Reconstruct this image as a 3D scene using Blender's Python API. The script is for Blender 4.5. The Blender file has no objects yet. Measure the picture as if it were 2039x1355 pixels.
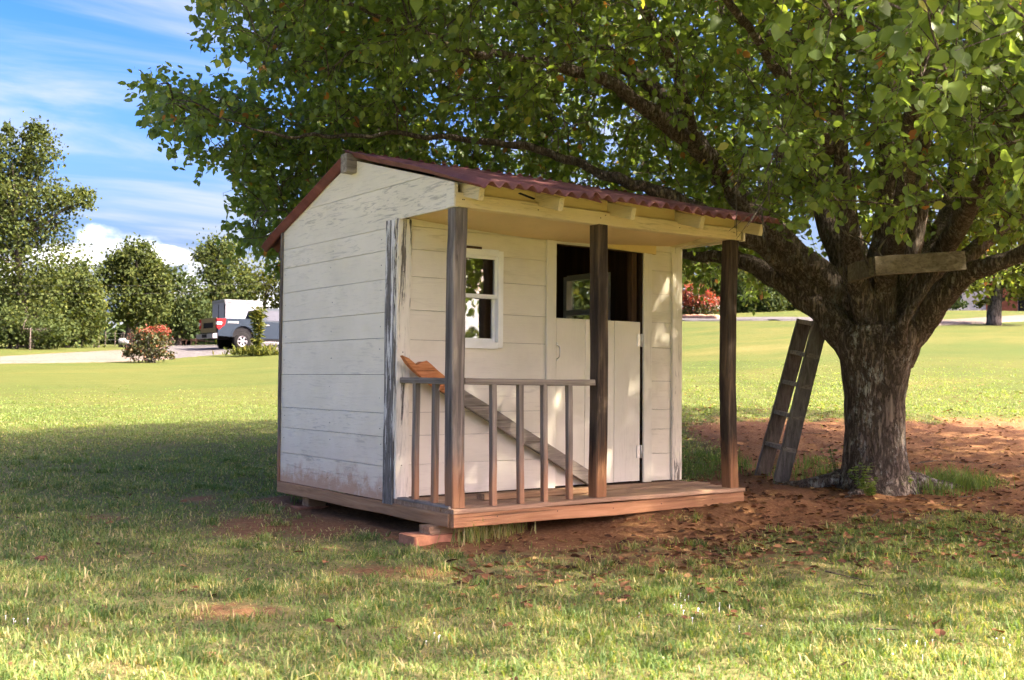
import bpy, bmesh, math, random
import numpy as np
from mathutils import Vector, Matrix, noise as mnoise

rng = np.random.default_rng(7)
random.seed(7)
SC = bpy.context.scene
COL = SC.collection

# ------------------------------------------------------------------ camera
FPX = 2172.03                                   # focal length in photo pixels (2039 wide)
CAM = np.array([-3.412, -5.238, 0.954])
YAW, PITCH, ROLL = .6304, .0365, .0085
_F = np.array([math.sin(YAW)*math.cos(PITCH), math.cos(YAW)*math.cos(PITCH), math.sin(PITCH)])
_R = np.array([math.cos(YAW), -math.sin(YAW), 0.0])
_U = np.cross(_R, _F)
_R, _U = math.cos(ROLL)*_R + math.sin(ROLL)*_U, math.cos(ROLL)*_U - math.sin(ROLL)*_R
FH = np.array([math.sin(YAW), math.cos(YAW)])
RH = np.array([math.cos(YAW), -math.sin(YAW)])
cam = bpy.data.cameras.new('camera')
cam.sensor_width = 36; cam.sensor_fit = 'HORIZONTAL'; cam.lens = 36*FPX/2039
cam.clip_start = .05; cam.clip_end = 3000
cam.dof.use_dof = True; cam.dof.focus_distance = 6.6; cam.dof.aperture_fstop = 6.3
camo = bpy.data.objects.new('camera', cam); COL.objects.link(camo)
M = Matrix.Identity(4)
for i in range(3):
    M[i][0], M[i][1], M[i][2], M[i][3] = _R[i], _U[i], -_F[i], CAM[i]
camo.matrix_world = M
SC.camera = camo

# ------------------------------------------------------------------ sky, sun, exposure
SUN_EL = math.radians(44); SUN_AZ = (0.60, -0.80)      # horizontal direction towards the sun
W = bpy.data.worlds.new('World'); SC.world = W; W.use_nodes = True
wn, wl = W.node_tree.nodes, W.node_tree.links
wn.clear()
def wnode(t, **kw):
    n = wn.new(t)
    for k, v in kw.items(): setattr(n, k, v)
    return n
sky = wnode('ShaderNodeTexSky', sky_type='NISHITA', sun_disc=False)
sky.sun_elevation = SUN_EL
sky.sun_rotation = math.atan2(SUN_AZ[0], SUN_AZ[1])
sky.air_density = 1.0; sky.dust_density = 7.0; sky.ozone_density = 2.6; sky.altitude = 300
bg = wnode('ShaderNodeBackground'); bg.inputs['Strength'].default_value = .14
out = wnode('ShaderNodeOutputWorld')
hsv = wnode('ShaderNodeHueSaturation'); hsv.inputs['Saturation'].default_value = 1.12
# contrast curve on the whole sky: clamp the glow round the sun, deepen the blue away from it
cap = wnode('ShaderNodeVectorMath', operation='MINIMUM'); cap.inputs[1].default_value = (18, 18, 18); wl.new(sky.outputs[0], cap.inputs[0])
dn = wnode('ShaderNodeVectorMath', operation='SCALE'); dn.inputs['Scale'].default_value = 1/10; wl.new(cap.outputs[0], dn.inputs[0])
gm = wnode('ShaderNodeGamma'); gm.inputs['Gamma'].default_value = 2.0; wl.new(dn.outputs[0], gm.inputs['Color'])
upn = wnode('ShaderNodeVectorMath', operation='SCALE'); upn.inputs['Scale'].default_value = 10.0; wl.new(gm.outputs[0], upn.inputs[0])
wl.new(upn.outputs[0], hsv.inputs['Color'])
warm = wnode('ShaderNodeMixRGB', blend_type='MULTIPLY'); warm.inputs[0].default_value = 1; warm.inputs[2].default_value = (1.06, .85, .90, 1)   # camera white balance
wl.new(hsv.outputs[0], warm.inputs[1])
tc = wnode('ShaderNodeTexCoord')
sep = wnode('ShaderNodeSeparateXYZ'); wl.new(tc.outputs['Generated'], sep.inputs[0])
def wmath(op, a, b=None, c=None, clamp=False):
    n = wnode('ShaderNodeMath', operation=op); n.use_clamp = clamp
    for i, v in enumerate((a, b, c)):
        if v is None: continue
        if isinstance(v, (int, float)): n.inputs[i].default_value = v
        else: wl.new(v, n.inputs[i])
    return n.outputs[0]
# high thin cirrus: noise on a flat layer, direction / height
zc = wmath('MAXIMUM', sep.outputs['Z'], .03)
comb = wnode('ShaderNodeCombineXYZ')
wl.new(wmath('DIVIDE', sep.outputs['X'], wmath('ADD', zc, .12)), comb.inputs[0])
wl.new(wmath('DIVIDE', sep.outputs['Y'], wmath('ADD', zc, .12)), comb.inputs[1])
mp = wnode('ShaderNodeMapping'); mp.inputs['Rotation'].default_value = (0, 0, .95)
mp.inputs['Scale'].default_value = (.55, 1.5, 1); mp.inputs['Location'].default_value = (3.1, .35, 0)
wl.new(comb.outputs[0], mp.inputs[0])
n1 = wnode('ShaderNodeTexNoise'); n1.inputs['Scale'].default_value = 1.3; n1.inputs['Detail'].default_value = 9
n1.inputs['Roughness'].default_value = .58; n1.inputs['Distortion'].default_value = .5
wl.new(mp.outputs[0], n1.inputs['Vector'])
r1 = wnode('ShaderNodeMapRange'); r1.interpolation_type = 'SMOOTHSTEP'
r1.inputs['From Min'].default_value = .40; r1.inputs['From Max'].default_value = .70
wl.new(n1.outputs['Fac'], r1.inputs['Value'])
cirrus = wmath('MULTIPLY', r1.outputs[0], .80)
# low cumulus: a loose ring of heaps near the horizon
n2 = wnode('ShaderNodeTexNoise'); n2.inputs['Scale'].default_value = 13; n2.inputs['Detail'].default_value = 10
n2.inputs['Roughness'].default_value = .55
mp2 = wnode('ShaderNodeMapping'); mp2.inputs['Scale'].default_value = (1, 1, 1.5)
wl.new(tc.outputs['Generated'], mp2.inputs[0]); wl.new(mp2.outputs[0], n2.inputs['Vector'])
def heap(px, py, hw, hh):
    """one cumulus, centred on a direction, flat below and rounded above"""
    d = _F + _R*(px-1019.5)/FPX + _U*(677.5-py)/FPX
    d = d/np.linalg.norm(d)
    e = np.array([d[1], -d[0], 0]); e /= np.linalg.norm(e)
    dot = wnode('ShaderNodeVectorMath', operation='DOT_PRODUCT'); dot.inputs[1].default_value = tuple(e)
    wl.new(tc.outputs['Generated'], dot.inputs[0])
    fr = wnode('ShaderNodeVectorMath', operation='DOT_PRODUCT'); fr.inputs[1].default_value = tuple(d)
    wl.new(tc.outputs['Generated'], fr.inputs[0])
    front = wmath('GREATER_THAN', fr.outputs['Value'], .5)
    u = wmath('DIVIDE', dot.outputs['Value'], hw)
    v = wmath('DIVIDE', wmath('SUBTRACT', sep.outputs['Z'], float(d[2])), hh)
    rr = wmath('ADD', wmath('MULTIPLY', u, u), wmath('MULTIPLY', v, v))
    g = wmath('SUBTRACT', 1.0, rr)
    g = wmath('ADD', g, wmath('MULTIPLY', wmath('SUBTRACT', n2.outputs['Fac'], .5), 3.4))
    s = wnode('ShaderNodeMapRange'); s.interpolation_type = 'SMOOTHSTEP'
    s.inputs['From Min'].default_value = .05; s.inputs['From Max'].default_value = .8
    wl.new(g, s.inputs['Value'])
    return wmath('MULTIPLY', s.outputs[0], front)
heaps = [heap(225, 482, .040, .018), heap(310, 508, .030, .010), heap(150, 508, .034, .014), heap(1270, 520, .06, .02), heap(-700, 480, .09, .03),
         heap(2700, 500, .07, .025), heap(3900, 470, .1, .03)]
cum = heaps[0]
for h in heaps[1:]: cum = wmath('MAXIMUM', cum, h)
# bank of cumulus added low all round the horizon, as fill for the shade
n4 = wnode('ShaderNodeTexNoise'); n4.inputs['Scale'].default_value = 2.6; n4.inputs['Detail'].default_value = 3
wl.new(tc.outputs['Generated'], n4.inputs['Vector'])
gb = wmath('SUBTRACT', .60, wmath('MULTIPLY', wmath('ABSOLUTE', wmath('SUBTRACT', sep.outputs['Z'], .035)), 13.0))
gb = wmath('ADD', gb, wmath('ADD', wmath('MULTIPLY', wmath('SUBTRACT', n2.outputs['Fac'], .5), 2.6), wmath('MULTIPLY', wmath('SUBTRACT', n4.outputs['Fac'], .5), 3.0)))
bank = wnode('ShaderNodeMapRange'); bank.interpolation_type = 'SMOOTHSTEP'
bank.inputs['From Min'].default_value = .05; bank.inputs['From Max'].default_value = .6; wl.new(gb, bank.inputs['Value'])
puff = wnode('ShaderNodeMapRange'); puff.inputs['From Min'].default_value = .3; puff.inputs['From Max'].default_value = .7; puff.inputs['To Min'].default_value = .35; puff.inputs['To Max'].default_value = 1.0
wl.new(n2.outputs['Fac'], puff.inputs['Value'])
cum = wmath('MULTIPLY', wmath('MAXIMUM', cum, bank.outputs[0]), puff.outputs[0])
# pale band of moist air low over the horizon
hz = wnode('ShaderNodeMapRange'); hz.interpolation_type = 'SMOOTHSTEP'
hz.inputs['From Min'].default_value = .30; hz.inputs['From Max'].default_value = .0
wl.new(sep.outputs['Z'], hz.inputs['Value'])
mixh = wnode('ShaderNodeMixRGB'); mixh.inputs[2].default_value = (.19, .285, .52, 1)
wl.new(wmath('MULTIPLY', hz.outputs[0], .55), mixh.inputs[0]); wl.new(warm.outputs[0], mixh.inputs[1])
mix1 = wnode('ShaderNodeMixRGB'); mix1.inputs[2].default_value = (.56, .57, .62, 1)
wl.new(cirrus, mix1.inputs[0]); wl.new(mixh.outputs[0], mix1.inputs[1])
mix2 = wnode('ShaderNodeMixRGB'); mix2.inputs[2].default_value = (2.1, 2.02, 1.92, 1)
wl.new(cum, mix2.inputs[0]); wl.new(mix1.outputs[0], mix2.inputs[1])
wl.new(mix2.outputs[0], bg.inputs['Color'])
wl.new(bg.outputs[0], out.inputs['Surface'])

sun = bpy.data.lights.new('sun', 'SUN'); sun.energy = 2.0; sun.angle = math.radians(1.2); sun.color = (1, .88, .67)
suno = bpy.data.objects.new('sun', sun); COL.objects.link(suno)
S = Vector((SUN_AZ[0]*math.cos(SUN_EL), SUN_AZ[1]*math.cos(SUN_EL), math.sin(SUN_EL)))
suno.rotation_euler = (-S).to_track_quat('-Z', 'Y').to_euler()
suno.location = (0, -20, 20)
vs = SC.view_settings
vs.view_transform = 'Standard'; vs.look = 'None'; vs.gamma = 1; vs.exposure = 3.68; vs.use_curve_mapping = False
SC.render.engine = 'CYCLES'
SC.cycles.max_bounces = 5; SC.cycles.diffuse_bounces = 4; SC.cycles.glossy_bounces = 2; SC.cycles.transmission_bounces = 4; SC.cycles.transparent_max_bounces = 6
SC.cycles.caustics_reflective = False; SC.cycles.caustics_refractive = False
SC.cycles.use_adaptive_sampling = True; SC.cycles.adaptive_threshold = .03
SC.cycles.use_denoising = True

# ------------------------------------------------------------------ pixel <-> world, terrain
def ray(px, py): return _F + _R*(px-1019.5)/FPX + _U*(677.5-py)/FPX
def at(px, py, w): return CAM + ray(px, py)*w
def project(P):
    v = np.asarray(P) - CAM
    w = v @ _F
    ws = np.where(np.abs(w) < 1e-3, 1e-3, w)
    return 1019.5 + FPX*(v @ _R)/ws, 677.5 - FPX*(v @ _U)/ws, w
def sstep(a, b, x):
    t = np.clip((np.asarray(x, float)-a)/(b-a), 0, 1); return t*t*(3-2*t)
LW = [-900, 0, 6, 8, 10, 14.5, 25, 42, 50, 60, 80, 150, 900]
LZ = [-6, 0, 0, .03, .09, .26, .74, 1.52, 2.17, 2.55, 3.2, 5.4, 16]
RW = [-900, 0, 6, 8.5, 9.5, 14, 30, 45, 60, 100, 150, 900]
RZ = [-6, 0, 0, .07, .12, .50, 2.02, 3.52, 5.0, 7.2, 8.6, 18]
def ground_z(x, y, soft=True):
    x = np.asarray(x, float); y = np.asarray(y, float)
    dx, dy = x-CAM[0], y-CAM[1]
    w = dx*FH[0]+dy*FH[1]; l = dx*RH[0]+dy*RH[1]
    t = sstep(-.33, .31, l/np.maximum(np.abs(w), 4))
    zl = np.interp(w, LW, LZ); zr = np.interp(w, RW, RZ)
    z = zl*(1-t)+zr*t
    # bank of bare earth under the right half of the porch
    bank = sstep(.7, 1.9, x)*sstep(3.3, 2.5, x)*sstep(-.38, -.10, y)*sstep(2.4, .6, y)
    z = z + .085*bank*(1-.4*sstep(.3, .7, z))
    # lumps
    near = sstep(60, 12, np.abs(w))
    z = z + near*(.012*np.sin(x*2.1+.7)*np.cos(y*1.7-.4) + .007*np.sin(x*5.3+y*3.1) + .005*np.cos(x*7.9-y*6.1+1.3))
    return z
def gnd(px, py):
    """ground point seen at a photo pixel"""
    d = ray(px, py); a, b = .5, 600.
    t = np.linspace(1.5, 300, 6000)
    P = CAM[None]+d[None]*t[:, None]
    hit = P[:, 2] < ground_z(P[:, 0], P[:, 1])
    if not hit.any(): raise ValueError('no ground at %s,%s' % (px, py))
    return P[np.argmax(hit)]
def foot_pt(px, w):
    """ground point below a photo column at a depth"""
    l = (px-1019.5)/FPX*w
    return on_ground(CAM[0]+FH[0]*w+RH[0]*l, CAM[1]+FH[1]*w+RH[1]*l)
def on_ground(x, y): return np.array([x, y, float(ground_z(x, y))])

# ------------------------------------------------------------------ object helpers
def empty(name, loc, rz=0):
    o = bpy.data.objects.new(name, None); COL.objects.link(o)
    o.location = tuple(loc); o.rotation_euler = (0, 0, rz); o.empty_display_size = .1
    return o
def tag(o, label=None, cat=None, group=None, kind=None):
    if label: o['label'] = label
    if cat: o['category'] = cat
    if group: o['group'] = group
    if kind: o['kind'] = kind
    return o
def base_of(o):
    p = np.zeros(3)
    while o is not None:
        p = p + np.array(o.location); o = o.parent
    return p
def link_mesh(name, me, m, parent=None, origin=None, kind=None):
    o = bpy.data.objects.new(name, me); COL.objects.link(o)
    if m is not None:
        me.materials.append(MAT[m] if isinstance(m, str) else m)
    if parent is not None: o.parent = parent
    if kind: o['kind'] = kind
    return o
class MB:
    def __init__(s): s.v = []; s.f = []; s.sm = []
    def add(s, verts, faces, smooth=False):
        b = len(s.v); s.v += [tuple(p) for p in verts]
        s.f += [tuple(b+i for i in f) for f in faces]; s.sm += [smooth]*len(faces)
        return s
    def box(s, x0, x1, y0, y1, z0, z1, ch=.003):
        return s.beam(((x0+x1)/2, (y0+y1)/2, z0), ((x0+x1)/2, (y0+y1)/2, z1), abs(x1-x0), abs(y1-y0), up=(0, -1, 0), ch=ch, seg=1)
    def beam(s, p0, p1, w, h, up=(0, 0, 1), ch=.004, seg=3, bow=(0, 0), jit=0.0, taper=1.0, ends=(0, 0)):
        """rectangular section w x h with chamfered edges swept from p0 to p1, bowed and slightly uneven"""
        p0 = np.array(p0, float); p1 = np.array(p1, float)
        t = p1-p0; t /= np.linalg.norm(t)
        a = np.cross(t, np.array(up, float))
        if np.linalg.norm(a) < 1e-6: a = np.cross(t, (1, 0, 0))
        a /= np.linalg.norm(a); b = np.cross(a, t)
        ch = min(ch, w*.3, h*.3)
        prof = [(-w/2+ch, -h/2), (w/2-ch, -h/2), (w/2, -h/2+ch), (w/2, h/2-ch), (w/2-ch, h/2), (-w/2+ch, h/2), (-w/2, h/2-ch), (-w/2, -h/2+ch)]
        vs_ = []; n = seg+1
        for i in range(n):
            k = i/seg
            c = p0+(p1-p0)*k + a*bow[0]*math.sin(math.pi*k) + b*bow[1]*math.sin(math.pi*k)
            sc = 1+(taper-1)*k
            ja, jb = (rng.normal(0, jit, 2) if jit and 0 < i < seg else (0, 0))
            for (u, v) in prof:
                e = 0
                if i == 0: e = ends[0]*rng.uniform(-1, 1)
                if i == seg: e = ends[1]*rng.uniform(-1, 1)
                vs_.append(c+a*(u*sc+ja)+b*(v*sc+jb)+t*e)
        fs = []
        for i in range(seg):
            for j in range(8):
                fs.append((i*8+j, i*8+(j+1) % 8, (i+1)*8+(j+1) % 8, (i+1)*8+j))
        fs.append(tuple(range(7, -1, -1))); fs.append(tuple((n-1)*8+j for j in range(8)))
        return s.add(vs_, fs)
    def tube(s, pts, rad, n=10, cap=True, rough=0.0, smooth=True):
        pts = np.array(pts, float); rad = np.broadcast_to(np.asarray(rad, float), (len(pts),))
        T = np.gradient(pts, axis=0); T /= np.maximum(np.linalg.norm(T, axis=1), 1e-9)[:, None]
        a = np.cross(T[0], (0, 0, 1.0))
        if np.linalg.norm(a) < .05: a = np.cross(T[0], (1.0, 0, 0))
        a /= np.linalg.norm(a)
        vs_ = []
        for i in range(len(pts)):
            a = a-T[i]*(a @ T[i]); a /= np.linalg.norm(a); b = np.cross(T[i], a)
            for j in range(n):
                g = 2*math.pi*j/n
                r = rad[i]
                if rough:
                    q = pts[i]+(a*math.cos(g)+b*math.sin(g))*r
                    r = r*(1+rough*mnoise.noise(Vector((q[0]*7, q[1]*7, q[2]*2.2)))+rough*.5*mnoise.noise(Vector((q[0]*19, q[1]*19, q[2]*6))))
                vs_.append(pts[i]+(a*math.cos(g)+b*math.sin(g))*r)
        fs = []
        for i in range(len(pts)-1):
            for j in range(n):
                fs.append((i*n+j, i*n+(j+1) % n, (i+1)*n+(j+1) % n, (i+1)*n+j))
        if cap:
            fs.append(tuple(range(n-1, -1, -1))); fs.append(tuple((len(pts)-1)*n+j for j in range(n)))
        return s.add(vs_, fs, smooth)
    def extrude(s, poly, axis, a0, a1):
        """polygon in the two other axes (in x,y,z order), extruded along axis"""
        def mk(p, d):
            q = list(p); q.insert(axis, d); return tuple(q)
        n = len(poly)
        vs_ = [mk(p, a0) for p in poly]+[mk(p, a1) for p in poly]
        fs = [tuple(range(n)), tuple(range(2*n-1, n-1, -1))]
        fs += [(i, n+i, n+(i+1) % n, (i+1) % n) for i in range(n)]
        return s.add(vs_, fs)
    def grid(s, P, smooth=True):
        a, b = P.shape[:2]
        fs = [(i*b+j, i*b+j+1, (i+1)*b+j+1, (i+1)*b+j) for i in range(a-1) for j in range(b-1)]
        return s.add(P.reshape(-1, 3), fs, smooth)
    def lathe(s, prof, axis_p, axis_d, n=20, smooth=True):
        d = np.array(axis_d, float); d /= np.linalg.norm(d)
        a = np.cross(d, (0, 0, 1.0));
        if np.linalg.norm(a) < .05: a = np.cross(d, (1.0, 0, 0))
        a /= np.linalg.norm(a); b = np.cross(d, a)
        vs_ = [np.array(axis_p)+d*h+(a*math.cos(2*math.pi*j/n)+b*math.sin(2*math.pi*j/n))*r for (h, r) in prof for j in range(n)]
        fs = [(i*n+j, i*n+(j+1) % n, (i+1)*n+(j+1) % n, (i+1)*n+j) for i in range(len(prof)-1) for j in range(n)]
        return s.add(vs_, fs, smooth)
    def build(s, name, m, parent=None, origin=None, kind=None):
        me = bpy.data.meshes.new(name)
        o_ = base_of(parent) if parent is not None else (np.array(origin, float) if origin is not None else np.zeros(3))
        V = np.array(s.v, float)-o_
        me.from_pydata(V.tolist(), [], s.f)
        me.polygons.foreach_set('use_smooth', s.sm)
        bm = bmesh.new(); bm.from_mesh(me); bmesh.ops.recalc_face_normals(bm, faces=bm.faces); bm.to_mesh(me); bm.free()
        o = link_mesh(name, me, m, parent, kind=kind)
        if parent is None: o.location = tuple(o_)
        return o
def fast_mesh(name, V, loops, counts, attrs=None, smooth=False):
    me = bpy.data.meshes.new(name)
    me.vertices.add(len(V)); me.vertices.foreach_set('co', np.ascontiguousarray(V, dtype=np.float32).ravel())
    me.loops.add(len(loops)); me.loops.foreach_set('vertex_index', np.ascontiguousarray(loops, dtype=np.int32))
    st = np.concatenate([[0], np.cumsum(counts)[:-1]]).astype(np.int32)
    me.polygons.add(len(counts)); me.polygons.foreach_set('loop_start', st)
    me.polygons.foreach_set('use_smooth', np.full(len(counts), smooth))
    me.update(calc_edges=True)
    for k, a in (attrs or {}).items():
        at_ = me.attributes.new(k, 'FLOAT', 'POINT'); at_.data.foreach_set('value', np.ascontiguousarray(a, dtype=np.float32))
    return me

# ------------------------------------------------------------------ materials
MAT = {}
class NT:
    def __init__(s, name):
        m = bpy.data.materials.new(name); m.use_nodes = True
        MAT[name] = m; s.m = m; s.n = m.node_tree.nodes; s.l = m.node_tree.links
        s.b = s.n['Principled BSDF']; s.out = s.n['Material Output']
        s._tc = None
    def node(s, t, ins=None, **kw):
        n = s.n.new(t)
        for k, v in kw.items(): setattr(n, k, v)
        for k, v in (ins or {}).items(): s.put(n.inputs[k], v)
        return n
    def put(s, inp, v):
        if isinstance(v, (int, float)): inp.default_value = v
        elif isinstance(v, tuple):
            inp.default_value = v+(1,) if (len(v) == 3 and inp.type == 'RGBA') else v
        else: s.l.new(v, inp)
    def coord(s, k='Object'):
        if s._tc is None: s._tc = s.n.new('ShaderNodeTexCoord')
        return s._tc.outputs[k]
    def mapping(s, scale=(1, 1, 1), loc=(0, 0, 0), vec=None, rnd=False):
        mp_ = s.node('ShaderNodeMapping', {'Vector': vec if vec is not None else s.coord(), 'Scale': scale, 'Location': loc})
        if rnd:
            oi = s.node('ShaderNodeObjectInfo')
            cx = s.node('ShaderNodeCombineXYZ')
            for i, f in enumerate((37., 61., 83.)): s.l.new(s.math('MULTIPLY', oi.outputs['Random'], f), cx.inputs[i])
            ad = s.node('ShaderNodeVectorMath', operation='ADD'); s.l.new(mp_.outputs[0], ad.inputs[0]); s.l.new(cx.outputs[0], ad.inputs[1])
            return ad.outputs[0]
        return mp_.outputs[0]
    def noise(s, vec, scale=5, detail=6, rough=.6, dist=0.):
        return s.node('ShaderNodeTexNoise', {'Vector': vec, 'Scale': scale, 'Detail': detail, 'Roughness': rough, 'Distortion': dist}).outputs['Fac']
    def math(s, op, a, b=None, clamp=False):
        n = s.node('ShaderNodeMath', operation=op); n.use_clamp = clamp
        s.put(n.inputs[0], a)
        if b is not None: s.put(n.inputs[1], b)
        return n.outputs[0]
    def rng(s, v, a, b, lo=0., hi=1., smooth=True):
        n = s.node('ShaderNodeMapRange', {'Value': v, 'From Min': a, 'From Max': b, 'To Min': lo, 'To Max': hi})
        if smooth: n.interpolation_type = 'SMOOTHSTEP'
        return n.outputs[0]
    def mix(s, f, a, b, blend='MIX'):
        n = s.node('ShaderNodeMixRGB', {0: f, 1: a, 2: b}, blend_type=blend); return n.outputs[0]
    def ramp(s, v, stops):
        n = s.node('ShaderNodeValToRGB', {'Fac': v}); e = n.color_ramp.elements
        while len(e) < len(stops): e.new(.5)
        for i, (p, c) in enumerate(stops): e[i].position = p; e[i].color = tuple(c)+(1,)
        return n.outputs[0]
    def bump(s, h, strength=.5, dist=.01, prev=None):
        n = s.node('ShaderNodeBump', {'Height': h, 'Strength': strength, 'Distance': dist})
        if prev is not None: s.l.new(prev, n.inputs['Normal'])
        return n.outputs[0]
    def sepz(s, k='Object'):
        return s.node('ShaderNodeSeparateXYZ', {0: s.coord(k)}).outputs
    def fin(s, col=None, rough=.8, normal=None, spec=.3, metal=0.):
        if col is not None: s.put(s.b.inputs['Base Color'], col)
        s.put(s.b.inputs['Roughness'], rough); s.b.inputs['Specular IOR Level'].default_value = spec
        s.b.inputs['Metallic'].default_value = metal
        if normal is not None: s.l.new(normal, s.b.inputs['Normal'])
        return s.m

RED_DIRT = (.34, .135, .062)
def axis_scale(ax, along, across):
    v = [across]*3; v['XYZ'.index(ax)] = along; return tuple(v)
def wood(name, ax, stops, dirt=None, crack=.5, along=1.6, across=38, bump=.6, dirtcol=(.40, .19, .085)):
    t = NT(name)
    v = t.mapping(axis_scale(ax, along, across), rnd=True)
    g = t.noise(v, 1.0, 8, .68, .6)
    col = t.ramp(g, stops)
    big = t.noise(t.mapping(axis_scale(ax, 1.2, 5), rnd=True), 1., 4, .5)
    col = t.mix(.55, col, t.ramp(big, [(.3, (.45, .45, .45)), (.7, (1.25, 1.22, 1.2))]), 'MULTIPLY')
    ck = t.noise(t.mapping(axis_scale(ax, .9, 70), rnd=True), 1., 4, .6, .8)
    cr = t.rng(ck, .60, .68)
    col = t.mix(t.math('MULTIPLY', cr, crack), col, (.035, .028, .022))
    if dirt:
        z = t.sepz()[2]
        wob = t.noise(t.mapping(axis_scale(ax, 3.5, 34), rnd=True), 1., 7, .72, .6)
        zz = t.math('ADD', z, t.math('MULTIPLY', t.math('SUBTRACT', wob, .5), 1.5*(dirt[1]-dirt[0])))
        f = t.rng(zz, dirt[1], dirt[0])
        col = t.mix(t.math('MULTIPLY', f, .72), col, t.mix(g, tuple(.6*c for c in dirtcol), tuple(1.35*c for c in dirtcol)))
    h = t.math('SUBTRACT', g, t.math('MULTIPLY', cr, .8))
    t.fin(col, .85, t.bump(h, bump, .006), .2)
GREY = [(.25, (.088, .072, .058)), (.5, (.235, .200, .165)), (.75, (.40, .35, .295))]
DARKW = [(.28, (.016, .012, .010)), (.46, (.050, .036, .027)), (.60, (.105, .075, .050)), (.78, (.24, .16, .085))]
TAN = [(.25, (.19, .115, .062)), (.5, (.36, .225, .125)), (.75, (.50, .345, .205))]
wood('wood_post_grey', 'Z', [(.25, (.046, .039, .034)), (.46, (.135, .115, .098)), (.62, (.26, .225, .19)), (.80, (.40, .33, .24))], dirt=(.28, .62), across=26, crack=.8, bump=.9)
wood('wood_post_dark', 'Z', DARKW, dirt=(.24, .62), crack=.9, across=24, bump=.9)
wood('wood_baluster', 'Z', GREY, dirt=(.25, .62), across=45)
wood('wood_rail', 'X', GREY)
wood('wood_rail_y', 'Y', GREY)
wood('wood_deck', 'X', [(.25, (.19, .118, .072)), (.5, (.35, .225, .14)), (.75, (.52, .37, .245))], across=30)
wood('wood_rim_x', 'X', [(.25, (.22, .105, .052)), (.5, (.40, .205, .10)), (.75, (.54, .31, .165))], across=30)
wood('wood_rim_y', 'Y', [(.25, (.21, .11, .055)), (.5, (.40, .225, .115)), (.75, (.53, .33, .18))], across=30)
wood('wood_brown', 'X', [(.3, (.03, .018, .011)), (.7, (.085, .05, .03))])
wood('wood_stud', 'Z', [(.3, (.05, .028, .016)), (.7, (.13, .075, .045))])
wood('wood_broken', 'X', [(.25, (.22, .075, .028)), (.5, (.47, .19, .075)), (.75, (.66, .34, .16))], across=60, along=4)
wood('wood_grey_x', 'X', [(.25, (.10, .082, .066)), (.5, (.27, .235, .195)), (.75, (.45, .405, .35))])
wood('wood_ladder', 'Z', [(.25, (.060, .052, .046)), (.5, (.165, .147, .13)), (.75, (.29, .262, .235))])
wood('wood_block', 'X', TAN)

def paint(name, ax, base, dark, peel=0., splash=False, bumps=.75, grain=.42, peel_across=30):
    t = NT(name)
    v = t.mapping(axis_scale(ax, 3.0, 26), rnd=True)
    g = t.noise(v, 1., 9, .62, 2.2)
    fine = t.noise(t.mapping(axis_scale(ax, 6, 75), rnd=True), 1., 6, .7, .8)
    blot = t.noise(t.mapping((2.2, 2.2, 2.2), rnd=True), 1., 5, .62)
    col = t.mix(t.rng(blot, .32, .72), base, tuple(c*k for c, k in zip(base, (.91, .91, .89))))
    lines = t.rng(t.math('ADD', t.math('MULTIPLY', g, .6), t.math('MULTIPLY', fine, .4)), .50, .62)
    lmask = t.rng(t.noise(t.mapping((1.7, 1.7, 3.1), rnd=True), 1., 3, .5), .36, .62, .22, 1.)
    rb = t.node('ShaderNodeObjectInfo').outputs['Random']
    lines = t.math('MULTIPLY', t.math('MULTIPLY', lines, lmask), t.rng(rb, 0., 1., .35, 1.5, False))
    col = t.mix(t.math('MULTIPLY', lines, grain), col, dark)
    grime = t.noise(t.mapping((.9, .9, .9), loc=(3, 1, 7)), 1., 7, .7)
    col = t.mix(t.rng(grime, .53, .76, 0, .20), col, (.42, .38, .28))
    h = t.math('ADD', g, t.math('MULTIPLY', fine, .5))
    if peel:
        pn = t.noise(t.mapping(axis_scale(ax, 2.2, peel_across), rnd=True), 1., 8, .7, .5)
        pb = t.noise(t.mapping((1.3, 1.3, 1.3), rnd=True), 1., 3, .5)
        pk = t.rng(t.math('ADD', t.math('MULTIPLY', pn, .75), t.math('MULTIPLY', pb, .35)), .66-peel*.16, .70-peel*.16)
        wd = t.ramp(fine, [(.3, (.052, .045, .039)), (.55, (.175, .155, .132)), (.75, (.35, .315, .27))])
        col = t.mix(pk, col, wd)
        h = t.math('SUBTRACT', h, t.math('MULTIPLY', pk, .5))
    if splash:
        z = t.sepz()[2]
        wob = t.noise(t.mapping((7, 7, 7)), 1., 7, .75)
        wob2 = t.noise(t.mapping((1.5, 1.5, 1.5)), 1., 3, .5)
        zz = t.math('SUBTRACT', z, t.math('ADD', t.math('MULTIPLY', t.math('SUBTRACT', wob, .5), .62), t.math('MULTIPLY', t.math('SUBTRACT', wob2, .5), .25)))
        col = t.mix(t.rng(zz, .36, .18, 0, .80), col, (.47, .235, .12))
        col = t.mix(t.rng(zz, .75, .30, 0, .20), col, (.58, .38, .25))
    t.fin(col, .72, t.bump(h, bumps, .006), .25)
CREAM = (.82, .755, .615)
paint('paint_side', 'Y', CREAM, (.24, .215, .175), splash=True)
paint('paint_front', 'X', (.76, .71, .60), (.34, .30, .235), bumps=.2, grain=.25)
paint('paint_trim', 'Z', (.78, .73, .62), (.30, .27, .22), peel=.35)
paint('paint_peel', 'Z', (.78, .75, .69), (.22, .20, .18), peel=1.0)
paint('paint_door', 'Z', (.76, .72, .62), (.38, .345, .28), bumps=.15, grain=.2)
paint('paint_yellow', 'X', (.72, .57, .27), (.36, .27, .13), peel=0, bumps=.2, grain=.3)
paint('paint_beam', 'X', (.74, .62, .38), (.20, .16, .09), peel=0, bumps=.3, grain=.7)
paint('paint_rafter', 'Y', (.66, .57, .36), (.22, .19, .13), peel=0, bumps=.3)
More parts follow.
